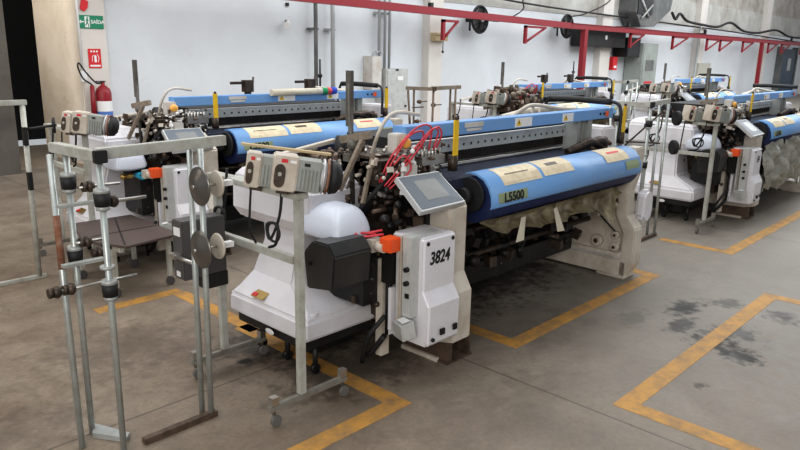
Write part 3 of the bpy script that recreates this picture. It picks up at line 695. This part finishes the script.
b = MB(); b.box(3.6, 6.08, 3.33, 3.37, 1.375, 1.475); b.m(1)
for k in range(26): b.disc((3.68 + k * .092, 3.329, 1.42), .014, 'y', .006, 8)
b.build('reed_rail', [mat('rail_paint', (.56, .58, .57), .4, 0, (.35, .33, .3), .5, 8), BLKF], L, .002)
b = MB(); b.box(3.6, 6.08, 3.40, 3.42, 1.285, 1.375); b.m(1).box(3.8, 6.08, 3.60, 4.2, 1.1, 1.46)
for k in range(60): b.m(2).box(3.62 + k * .041, 3.625 + k * .041, 3.395, 3.40, 1.29, 1.37)
b.build('heddle_frame', [BLACK, RUBBER, DARKM], L)
b = MB(); b.box(5.75, 5.80, 3.2, 3.35, 1.25, 1.53).box(5.90, 5.98, 3.18, 3.30, 1.25, 1.53).box(5.84, 5.87, 3.2, 3.3, 1.28, 1.53); each(b, 'beam_bracket', GREYL, L, .004)
b = MB()
for s_ in (0, .35): b.tube([(5.45 + s_ * .3, 3.12, 1.27), (5.6 + s_ * .3, 3.08, 1.32), (5.75 + s_ * .5, 3.06, 1.35), (5.95 + s_ * .3, 3.08, 1.30), (6.1, 3.12, 1.22)], .035)
greeble(b, (5.85, 6.15, 3.05, 3.3, 1.24, 1.34), 14, .03, .07, 2)
b.build('temple_unit', [DARKM, BROWNM], L)
# rear part: back rest, warp beam
b = MB(); b.cyl((3.68, 4.75, .55), (6.08, 4.75, .55), .34, n=32); b.build('warp_beam', NAVYD, L)
b = MB(); b.disc((3.66, 4.75, .55), .42, 'x', .03, 32); b.disc((6.10, 4.75, .55), .42, 'x', .03, 32); each(b, 'warp_beam_flange', GREYL, L)
b = MB(); b.cyl((3.6, 4.55, 1.15), (6.12, 4.55, 1.15), .06, n=18); b.build('back_rest', STEEL, L)
b = MB(); b.mesh([(3.65, 3.85, 1.25), (6.1, 3.85, 1.25), (6.1, 4.55, 1.21), (3.65, 4.55, 1.21), (3.65, 4.88, .88), (6.1, 4.88, .88)], [(0, 1, 2, 3), (3, 2, 5, 4)]); b.build('warp_sheet', NAVY, L)
# right side frame
b = MB()
b.prism([(2.80, 1.28), (2.81, 1.05), (2.86, .85), (2.84, .62), (2.745, .50), (2.735, .16), (2.79, .05), (2.79, 0), (2.87, 0), (2.87, .12), (2.86, .45), (2.95, .62), (2.97, .85), (2.93, 1.28)], 'x', 6.16, 6.34)
rf = b.build('side_frame', CREAM, L, .012)
b = MB(); b.box(6.16, 6.34, 2.80, 4.6, .02, .17); b.box(6.14, 6.36, 2.79, 3.1, 0, .02); b.build('foot_beam', CREAM, L, .01)
b = MB(); b.prism([(2.92, .22), (3.75, .22), (3.75, 1.2), (2.93, 1.2), (2.97, .85), (2.9, .6)], 'x', 6.22, 6.30); b.build('side_plate', CREAM, L, .01)
b = MB(); b.box(6.14, 6.17, 2.88, 3.5, .22, .25); b.box(6.14, 6.17, 3.45, 3.48, .22, .7); b.build('plate_rim', CREAM, L, .004)
for y, z, r in ((3.12, .33, .055), (2.93, .30, .04), (2.93, .42, .035)):
    MB().disc((6.17, y, z), r, 'x', .05, 20).m(1).disc((6.143, y, z), r * .5, 'x', .02, 12).build('pulley', [CREAM, DARKM], L, .004)
b = MB(); b.tube([(6.16, 2.93, .45), (6.16, 3.15, .62), (6.16, 3.35, .78)], .008); b.tube([(6.15, 3.4, .55), (6.15, 3.5, .42), (6.15, 3.3, .36)], .012); b.rbox((6.15, 3.15, .78), (.03, .05, .12), (.4, 0, 0)); b.box(6.12, 6.17, 3.4, 3.6, .35, .5); b.build('drive_belt', RUBBER, L)
b = MB(); b.box(6.14, 6.2, 3.0, 3.45, .6, 1.0); greeble(b, (6.12, 6.2, 2.95, 3.5, .58, 1.05), 34, .02, .07, 3); b.build('clamp_mechanism', [CREAM, DARKM, GREYL], L)
# white D-shaped cover on the right frame
b = MB(); pts = [(6.255, .70), (6.255, .90), (6.28, .945), (6.34, .965), (6.41, .945), (6.445, .88), (6.455, .76), (6.43, .68), (6.36, .635), (6.29, .65)]
pts = [(x - .17, z - .05) for x, z in pts]; b.prism(pts, 'y', 2.64, 2.73); b.build('end_cap', WHITE, L, .025, 4)
b = MB(); b.box(6.36, 6.62, 3.25, 3.62, .95, 1.42); rb = b.build('end_box', WHITE, L, .02); MB().disc((6.40, 3.245, 1.25), .03, 'y', .02).build('button', BLKF, rb)
b = MB(); b.box(6.36, 6.5, 3.0, 4.4, .35, 1.05); greeble(b, (6.36, 6.6, 3.0, 3.6, .4, 1.1), 30, .03, .08, 3); b.build('let_off_motor', [DARKM, GREYL, CREAM], L)
# yellow strips
for x, y in ((3.75, 3.02), (6.21, 2.98)):
    b = MB(); b.box(x - .024, x + .024, y - .006, y + .006, 1.385, 1.655); o = b.build('yellow_strip', YELLOW, L)
    each(MB().cyl((x, y + .02, 1.3), (x, y + .02, 1.41), .035).box(x - .01, x + .01, y - .008, y + .008, 1.655, 1.675), 'strip_holder', DARKM, o)
b = MB(); b.tube([(6.14, 3.84, 1.42), (6.14, 3.80, 1.62), (6.14, 3.74, 1.685), (6.14, 3.6, 1.69), (6.16, 3.2, 1.69), (6.15, 3.04, 1.68), (6.14, 2.99, 1.62), (6.135, 2.98, 1.5), (6.13, 2.98, 1.33)], .016); b.build('guard_loop', BLACK, L)
MB().tube([(6.14, 3.76, 1.68), (6.15, 3.5, 1.69), (6.16, 3.1, 1.685)], .03).build('padded_grip', RUBBER, L)
b = MB(); b.tube([(5.15, 3.6, 1.52), (5.25, 3.5, 1.62), (5.45, 3.5, 1.66), (5.8, 3.45, 1.62), (6.05, 3.4, 1.6)], .018); b.tube([(5.1, 3.6, 1.55), (5.5, 3.55, 1.60), (6.0, 3.5, 1.6)], .035); greeble(b, (5.2, 6.0, 3.45, 3.6, 1.52, 1.6), 14, .02, .06, 1); b.build('air_duct', CREAM, L)

# ---------------- the weft feeder stand with its casters
S = thing('feeder_stand', 'pale grey steel stand on casters in front of the nearest loom, carrying its feeders', 'stand', (2.32, 3.37, 0), 'wheeled feeder stands')
MB().box(2.29, 2.335, 2.93, 2.975, .14, 1.31).build('upright', STANDP, S, .004)
MB().box(2.31, 2.355, 3.78, 3.825, .14, 1.31).build('upright', STANDP, S, .004)
MB().box(2.27, 2.36, 2.92, 3.83, 1.31, 1.345).build('top_bar', STANDP, S, .004)
MB().box(2.285, 2.33, 2.98, 3.78, .93, .975).build('cross_bar', STANDP, S, .004)
for y in (2.95, 3.80):
    MB().box(2.08, 2.66, y - .018, y + .018, .105, .14).build('foot_bar', STANDD, S, .004)
    for x in (2.11, 2.63):
        c = MB(); c.box(x - .022, x + .022, y - .02, y + .02, .14, .19).cyl((x, y, .08), (x, y, .15), .012).build('caster_fork', STEEL, S)
        w = MB(); w.disc((x + .015, y, .034), .034, 'y', .02, 18).build('caster_wheel', mat('grey_caster', (.16, .15, .14), .6) if 'grey_caster' not in bpy.data.materials else bpy.data.materials['grey_caster'], S)
b = MB()
for y0 in (3.05, 3.6):
    b.tube([(2.28, y0, 1.40), (2.27, y0 + .02, 1.2), (2.26, y0 + .1, 1.05), (2.27, y0 + .14, 1.13), (2.27, y0 + .04, 1.14), (2.27, y0 + .06, 1.03), (2.28, y0 + .14, .99)], .009, 6)
    b.torus((2.255, y0 + .06, 1.10), .055, .008, 'x', 18, 6)
b.tube([(2.25, 3.3, 1.4), (2.24, 3.32, 1.1), (2.3, 3.35, .98)], .007, 6)
each(b, 'power_cable', RUBBER, S)

def feeder(c, label, w=.155):
    """weft feeder: cream side panel with dark oval, ribbed body, ring, black balloon cone; axis tipped down"""
    F = thing('weft_feeder', label, 'yarn feeder', c, 'weft feeders clamped on stands')
    x, y, z = c
    parts = [(MB().box(x, x + w, y - .085, y + .085, z - .10, z + .095), 'side_panel', CREAM, .008)]
    b = MB(); b.prism([(x + w * .29 + w * .22 * math.cos(a) * (1), z - .015 + .065 * math.copysign(abs(math.sin(a)) ** .5, math.sin(a))) for a in [k * PI / 10 for k in range(20)]], 'y', y - .092, y - .08)
    parts.append((b, 'name_plate', DARKM, 0))
    parts.append((MB().box(x + w * .3, x + w * .55, y - .0875, y - .08, z + .06, z + .08), 'red_mark', REDS, 0))
    parts.append((MB().box(x + w * .65, x + w * .9, y - .0875, y - .08, z + .062, z + .076), 'white_mark', WHITEF, 0))
    b = MB(); b.box(x + w, x + .30, y - .075, y + .075, z - .09, z + .085)
    for k in range(6 if w > .1 else 9): b.box(x + w + .01 + k * .023, x + w + .023 + k * .023, y - .087, y - .07, z - .08, z + .04)
    parts.append((b, 'ribbed_body', FGREY, .003))
    parts.append((MB().box(x + .19, x + .225, y - .0775, y - .07, z + .052, z + .07), 'display', BLKF, 0))
    parts.append((MB().rings([((x + .30, y, z), .075), ((x + .335, y, z), .083)], 24), 'drum', WHITE, .0))
    parts.append((MB().torus((x + .318, y, z), .092, .009, 'x', 28, 8), 'drum_ring', SILVER, 0)); parts.append((MB().torus((x + .345, y, z), .092, .009, 'x', 28, 8), 'drum_ring', RUST, 0))
    parts.append((MB().rings([((x + .335, y, z), .080), ((x + .365, y, z), .080)], 24), 'wound_drum', STEEL, 0))
    parts.append((MB().rings([((x + .365, y, z), .098), ((x + .41, y, z), .088), ((x + .435, y, z), .06), ((x + .445, y, z), .03)], 24), 'balloon_cone', RUBBER, 0))
    parts.append((MB().disc((x + w * .29, y - .094, z - .005), .012, 'y', .006, 12), 'button', STEEL, 0))
    parts.append((MB().box(x + .04, x + .12, y - .03, y + .03, z - .125, z - .10), 'clamp', DARKM, 0))
    M = Matrix.Translation(c) @ Matrix.Rotation(-.62, 4, 'Z') @ Matrix.Rotation(.15, 4, 'Y') @ Matrix.Diagonal((.86, .95, .97, 1)) @ Matrix.Translation(-Vector(c))
    for b, nm, m_, bv in parts:
        bmesh.ops.transform(b.bm, matrix=M, verts=b.bm.verts[:]); b.build(nm, m_, F, bv)
    return F
F1 = feeder((2.20, 3.03, 1.475), 'grey ribbed weft feeder in front on the nearest stand, with black cone')
F2 = feeder((2.205, 3.29, 1.455), 'grey ribbed weft feeder behind the front one on the nearest stand', .10)
wd = tag(MB().rbox((2.36, 3.11, 1.563), (.50, .05, .012), (0, .13, -.62)).build('wooden_strip', WOOD), 'thin pale wooden strip lying on top of the nearest two feeders', 'wooden strip')

# ---------------- creel frame of tubes (foreground left)
K = thing('creel_frame', 'tall tubular yarn frame at front left with disc tensioners and rubber-collared poles', 'yarn frame', (1.6, 3.4, 0), 'tubular yarn frames')
def pole(p0, p1, r=.0165, m=GALV): return MB().cyl(p0, p1, r, n=14).build('pole', m, K)
pa = ((1.25, 3.50, .0), (1.315, 3.72, 1.56)); pb = ((1.35, 3.61, .0), (1.37, 3.65, 1.56)); pc = ((1.39, 3.305, .0), (1.375, 3.27, 1.57))
pole(*pa, m=GALV); pole(*pb); pole(*pc)
q0 = Vector(pa[0]).lerp(Vector(pa[1]), .62); q1 = Vector(pa[0]).lerp(Vector(pa[1]), .80)
MB().cyl(q0, q1, .018).build('rust_patch', RUST, K)
pole((1.905, 3.385, 0), (1.93, 3.41, 1.58)); pole((1.915, 3.30, 0), (1.94, 3.315, 1.58))
MB().hexa([(1.355, 3.25, 1.57), (1.395, 3.25, 1.57), (1.40, 3.80, 1.56), (1.34, 3.80, 1.56)], [(1.355, 3.25, 1.62), (1.395, 3.25, 1.62), (1.40, 3.80, 1.61), (1.34, 3.80, 1.61)]).build('top_bar', STANDP, K, .003)
MB().box(1.345, 1.405, 3.235, 3.27, 1.565, 1.625).build('end_cap', RUBBER, K, .003)
MB().hexa([(1.37, 3.27, 1.575), (2.14, 3.37, 1.575), (2.14, 3.42, 1.575), (1.37, 3.32, 1.575)], [(1.37, 3.27, 1.63), (2.14, 3.37, 1.63), (2.14, 3.42, 1.63), (1.37, 3.32, 1.63)]).build('top_bar', STANDP, K, .003)
MB().box(1.50, 1.95, 3.28, 3.325, 0, .035).build('floor_bar', BROWNM, K, .003)
MB().hexa([(1.33, 3.56, 0), (1.38, 3.66, 0), (1.48, 3.42, 0), (1.44, 3.38, 0)], [(1.33, 3.56, .03), (1.38, 3.66, .03), (1.48, 3.42, .03), (1.44, 3.38, .03)]).build('floor_bar', GREYL, K)
def lerp(p, t): return Vector(p[0]).lerp(Vector(p[1]), t)
for p, zs_ in ((pb, (1.42, 1.03)), (pc, (1.38, .92))):
    for z in zs_:
        c = lerp(p, z / 1.56)
        b = MB(); b.cyl(c + Vector((0, 0, -.035)), c + Vector((0, 0, .03)), .036, .040, 18); b.build('rubber_collar', RUBBER, K)
        b = MB(); b.cyl(c + Vector((0, 0, .03)), c + Vector((0, 0, .05)), .040, .036, 18); b.disc(c + Vector((0, 0, -.045)), .032, 'z', .02); each(b, 'collar_ring', GREYL, K)
b = MB()
for (y, z, x0, x1) in ((3.61, 1.39, 1.40, 1.62), (3.61, 1.10, 1.36, 1.50), (3.49, .90, 1.18, 1.62), (3.32, 1.36, 1.40, 1.62)):
    b.cyl((x0, y, z), (x1, y, z), .009, n=8)
each(b, 'cross_rod', STEEL, K)
b = MB()
for c in ((1.46, 3.61, 1.39), (1.42, 3.61, 1.10), (1.20, 3.49, .90), (1.27, 3.49, .90), (1.48, 3.61, 1.03), (1.45, 3.32, 1.36)):
    b.ball(c, .032, (.8, 1, 1), 6); b.disc((c[0] - .03, c[1], c[2]), .026, 'x', .02, 10)
each(b, 'clamp_knob', DARKM, K)
b = MB(); b.box(1.28, 1.50, 3.56, 3.60, 1.305, 1.32); b.box(1.25, 1.46, 3.50, 3.54, 1.01, 1.025); b.disc((1.38, 3.29, 1.04), .035, 'z', .015); each(b, 'yarn_guide_plate', GREYL, K)
def dishes(xc, y, z, side=True):
    b = MB(); R = .105
    b.rings([((xc - .030, y, z), .010), ((xc - .022, y, z), .045), ((xc - .004, y, z), .09), ((xc, y, z), R), ((xc + .006, y, z), R), ((xc + .004, y, z), .09), ((xc - .014, y, z), .045), ((xc - .02, y, z), .01)], 32)
    b.build('tension_dish', mat('dish_steel', (.20, .19, .18), .3, .7, (.15, .13, .11), .5, 8) if 'dish_steel' not in bpy.data.materials else bpy.data.materials['dish_steel'], K)
    each(MB().disc((xc - .033, y, z), .010, 'x', .012, 10).cyl((xc, y, z), (xc + .16, y, z), .007, n=8), 'dish_spindle', STEEL, K)
    MB().rings([((xc + .10, y, z), .07), ((xc + .11, y, z), .075), ((xc + .125, y, z), .03)], 24).build('tension_dish', CREAM, K)
    MB().box(xc + .13, xc + .2, y - .02, y + .02, z - .015, z + .015).build('yarn_eye', WHITEF, K)
dishes(1.895, 3.27, 1.385); dishes(1.885, 3.27, 1.035)
# control box on the frame
t = thing('yarn_control_box', 'dark grey box with white sticker mounted behind the two disc tensioners', 'control box', (2.1, 3.6, .75))
MB().hexa([(1.95, 3.58, .76), (2.24, 3.58, .76), (2.24, 3.70, .76), (1.95, 3.70, .76)], [(1.95, 3.58, 1.12), (2.24, 3.58, 1.12), (2.24, 3.70, 1.12), (1.95, 3.70, 1.12)]).build('box_body', DGREY, t, .006)
MB().box(2.08, 2.24, 3.57, 3.66, .68, .77).build('lower_box', BLACK, t, .004)
each(MB().box(1.944, 1.949, 3.60, 3.67, 1.03, 1.08).box(1.944, 1.949, 3.62, 3.66, .78, .81), 'sticker', WHITEF, t)
MB().box(1.90, 1.96, 3.60, 3.66, .9, .93).cyl((1.92, 3.40, .915), (1.92, 3.62, .915), .012).build('mounting_arm', STEEL, t)

# ------------------------------------------------------------------ copies : rear-left B, rear-centre C, right D, far E
OB, OC, OD, OE = (.15, 3.3, 0), (6.5, 3.4, 0), (6.40, .05, 0), (12.9, 3.4, 0)
skipn = ('number',)
LB = dup(L, OB, 'loom at rear left by the extinguisher pillar, striped fabric roll on its blue beam', skip=('air_hose', 'yarn_guard_box'))
LC = dup(L, OC, 'rear centre loom behind the nearest one, close to the tall grey cabinet', skip=('number',))
LD = dup(L, OD, 'loom at right with crumpled clear film under its blue roller guard', skip=('air_hose', 'guard_loop', 'swing_arm'))
LE = dup(L, OE, 'far right loom in the back row near the beige wall box', skip=('number', 'maker_plate', 'air_hose'))
for o in LD.children_recursive:
    if o.name.startswith('number'):
        me = o.data; par = o.parent; bpy.data.objects.remove(o)
        t2 = text('number', '54', .115, (0, 0, 0), FRONT, BLKF, None, .003, .15, .84); t2.parent = par; t2.location = Vector((3.26, 2.697, .845)) - Vector((4.4, 3.3, 0)); break
for o in list(LB.children_recursive):
    if o.name.startswith('number'):
        bpy.data.objects.remove(o); break
# brackets that stand on the beams of the two rear looms
for off, root in ((OB, LB), (OC, LC)):
    for x in (4.42, 5.32):
        b = MB(); X, Y = x + off[0], 3.42 + off[1]
        b.rbox((X, Y, 1.70), (.11, .08, .13)); b.rbox((X - .12, Y, 1.735), (.2, .03, .03)); b.rbox((X, Y, 1.6), (.06, .05, .14)); b.cyl((X + .06, Y, 1.64), (X + .08, Y, 1.80), .012)
        b.build('sensor_bracket', DARKM, root)
    b = MB(); X, Y = 5.55 + off[0], 3.5 + off[1]; b.cyl((X, Y, 1.6), (X, Y, 2.0), .012); b.ball((X, Y, 1.8), .03); b.build('sensor_rod', BLACK, root)
# film heaped under loom D
b = MB(); NX, NZ = 40, 14; vs = []
for i in range(NX + 1):
    u = i / NX
    for j in range(NZ + 1):
        v = j / NZ
        vs.append((10.15 + 2.3 * u + .03 * math.sin(11 * v + 9 * u), 2.84 - .05 * math.sin(PI * v) + .06 * math.sin(17 * u + 7 * v) * math.sin(PI * v + .4) + .035 * math.sin(41 * u - 9 * v) + random.uniform(-.012, .012), 1.0 - .68 * v + .05 * math.sin(13 * u) + .04 * math.sin(29 * u + 6 * v)))
b.mesh(vs, [(i * (NZ + 1) + j, (i + 1) * (NZ + 1) + j, (i + 1) * (NZ + 1) + j + 1, i * (NZ + 1) + j + 1) for i in range(NX) for j in range(NZ)], True)
b.build('hanging_film', mat('clear_film', (.42, .41, .36), .35, 0, (.16, .15, .12), .9, 9, .5, alpha=.9), LD)
dup(S, (.3, 3.52, -.0), 'wheeled feeder stand in front of the rear left loom, partly behind the yarn frame')
dup(S, OC, 'wheeled feeder stand of the rear centre loom, seen above the nearest blue beam')
dup(S, OD, 'wheeled feeder stand with rusty upright in front of the right-hand loom')
dup(S, OE, 'small distant feeder stand at the far right loom in the back row')
for off, nm in (((.32, 3.42, -.03), 'rear left loom'), (OC, 'rear centre loom'), (OD, 'right-hand loom'), (OE, 'far right loom')):
    dup(F1, off, 'grey weft feeder, nearer of the pair on the stand of the %s' % nm)
    dup(F2, off, 'grey weft feeder, farther of the pair on the stand of the %s' % nm)
DSH = ('tension_dish', 'dish_spindle', 'yarn_eye')
KD = dup(K, (6.10, .02, 0), 'tubular yarn frame in front of the right-hand loom with cream top bar and black discs', skip=DSH)
for x, y, z in ((8.10, 3.24, 1.08), (8.1, 3.24, 1.42)):
    MB().disc((x, y, z), .085, (.8, -.6, 0), .05, 24).cyl((x, y, z), (x + .14, y, z), .008).build('black_disc', RUBBER, KD, .008)
MB().cyl((7.62, 3.62, 1.1), (7.98, 3.36, 1.5), .01).cyl((7.6, 3.6, 1.15), (8.02, 3.38, 1.12), .01).build('brace', DARKM, KD)
KC = dup(K, (6.35, 3.4, 0), 'brownish tubular yarn frame of the rear centre loom, its flat top bar against the wall', skip=DSH + ('rubber_collar', 'collar_ring'))
for o in KC.children_recursive:
    o.data = o.data.copy(); o.data.materials.clear(); o.data.materials.append(BROWNM if 'bar' not in o.name else bpy.data.materials['greasy_cream'])
dup(K, (12.5, 3.4, 0), 'distant tubular yarn frame of the far right loom', skip=DSH)
b = MB(); b.box(9.35, 10.1, 6.5, 6.9, 1.2, 1.42); greeble(b, (9.1, 10.3, 6.35, 6.8, 1.25, 1.56), 130, .03, .10, 3); b.build('weft_machinery', [BROWNM, DARKM, bpy.data.materials['greasy_cream']], LC)
b = MB(); b.box(9.35, 10.1, 3.3, 3.55, 1.2, 1.38); greeble(b, (9.2, 10.2, 3.1, 3.5, 1.2, 1.5), 90, .02, .07, 3); b.build('weft_machinery', [BROWNM, DARKM, CREAM], LD)
# fabric roll on loom B's beam
t = thing('fabric_roll', 'cream fabric roll with green, red and blue bands lying on a blue beam', 'fabric roll', (5.4, 6.47, 1.6))
def seg(x0, x1, m, r=.038): MB().cyl((x0 - .12, 6.40, 1.64), (x1 - .12, 6.40, 1.64), r, n=16).build('roll_section', m, t)
seg(4.78, 5.42, CREAMC); seg(5.42, 5.50, RUSTW, .040); seg(5.50, 5.58, GREENC, .041); seg(5.58, 5.64, REDH, .041); seg(5.64, 5.72, mat('royal_blue_fabric', (.03, .08, .5), .8), .041)

# ------------------------------------------------------------------ cart, left gantry
t = thing('board_cart', 'low cart with dark brown board top and small casters behind the yarn frame', 'cart', (2.65, 6.0, 0))
MB().prism([(2.25, 5.81), (2.43, 5.39), (2.96, 5.48), (2.98, 6.45), (2.42, 6.46)], 'z', .485, .505).build('board_top', BOARD, t, .003)
MB().rbox((2.62, 5.92, .5065), (.012, 1.0, .003), (0, 0, -.35)).rbox((2.65, 5.88, .5065), (.6, .012, .003)).build('strap', BLACK, t)
b = MB(); b.box(2.40, 2.44, 5.45, 6.4, .44, .48).box(2.90, 2.94, 5.5, 6.4, .44, .48).box(2.4, 2.94, 5.6, 5.64, .44, .48).box(2.4, 2.94, 6.3, 6.34, .44, .48); b.build('frame', STANDP, t)
for x in (2.42, 2.92):
    for y in (5.62, 6.32):
        MB().box(x - .018, x + .018, y - .018, y + .018, .09, .46).build('leg', STANDP, t)
        MB().disc((x, y, .04), .04, 'y', .025, 16).cyl((x, y, .04), (x, y, .1), .012).build('caster', DGREY, t)
t = thing('pipe_gantry', 'pale tubular gantry at the left edge with clamps on its upright', 'frame', (1.8, 6.61, 0))
MB().cyl((2.14, 6.61, .02), (2.155, 6.61, 1.60), .024).build('upright', STANDP, t)
MB().box(.6, 2.19, 6.585, 6.635, 1.59, 1.635).build('top_bar', STANDP, t, .004)
MB().box(.6, 2.2, 6.59, 6.63, 0, .035).build('floor_bar', STANDP, t, .004)
MB().cyl((.65, 6.61, .02), (.65, 6.61, 1.60), .024).build('upright', STANDP, t)
b = MB()
for z in (1.32, .92): b.rbox((2.14, 6.58, z), (.035, .05, .16))
each(b, 'clamp', BLACK, t)
b = MB(); b.cyl((2.15, 6.6, 1.38), (2.42, 6.6, 1.40), .012).cyl((2.40, 6.6, 1.33), (2.40, 6.6, 1.47), .012); b.build('crank_handle', BLACK, t)

# ------------------------------------------------------------------ light, world, camera
w = bpy.data.worlds.new('World'); scene.world = w; w.use_nodes = True
w.node_tree.nodes['Background'].inputs[0].default_value = (.92, .96, 1.0, 1); w.node_tree.nodes['Background'].inputs[1].default_value = .42
def area(name, loc, target, sx, sy, e, col=(1, 1, 1)):
    l = bpy.data.lights.new(name, 'AREA'); l.shape = 'RECTANGLE'; l.size = sx; l.size_y = sy; l.energy = e; l.color = col
    o = bpy.data.objects.new(name, l); C.objects.link(o); o.location = loc
    o.rotation_euler = (Vector(target) - Vector(loc)).to_track_quat('-Z', 'Y').to_euler(); return o
area('skylight', (5, 6, 6.5), (5, 6, 0), 14, 7, 560, (1, .99, .97))
area('skylight', (26, 5, 7), (26, 9, 0), 30, 8, 2000, (.95, .98, 1))
area('window_light', (-5, -3, 4.5), (4, 6, .8), 6, 4, 420, (1, .96, .90))
area('reveal_fill', (2.2, 13.2, 4.5), (5.1, 13.5, 1.6), 1.2, 1.2, 110, (1, .90, .76))  # added fill lamp, no visible source; brightens the plaster reveal
area('window_light', (-3, 9, 3.5), (4, 13, 1.5), 3, 2, 120, (1, .92, .82))

F_, YAW, PITCH, ROLL, H = 690.03, .81459355, .244928191, .01987105, 2.1
cam = bpy.data.cameras.new('camera'); co = bpy.data.objects.new('camera', cam); C.objects.link(co)
cam.sensor_fit = 'HORIZONTAL'; cam.sensor_width = 36; cam.lens = F_ / 800 * 36; cam.clip_start = .05; cam.clip_end = 200
cy, sy, cp, sp, cr, sr = math.cos(YAW), math.sin(YAW), math.cos(PITCH), math.sin(PITCH), math.cos(ROLL), math.sin(ROLL)
F = Vector((sy * cp, cy * cp, -sp)); Rt = Vector((cy, -sy, 0)); U = Rt.cross(F)
r = cr * Rt + sr * U; u = -sr * Rt + cr * U
Mx = Matrix((r, u, -F)).transposed().to_4x4(); Mx.translation = (0, 0, H); co.matrix_world = Mx
scene.camera = co
scene.view_settings.view_transform = 'Standard'; scene.view_settings.look = 'Medium High Contrast'
scene.view_settings.exposure = 0.0
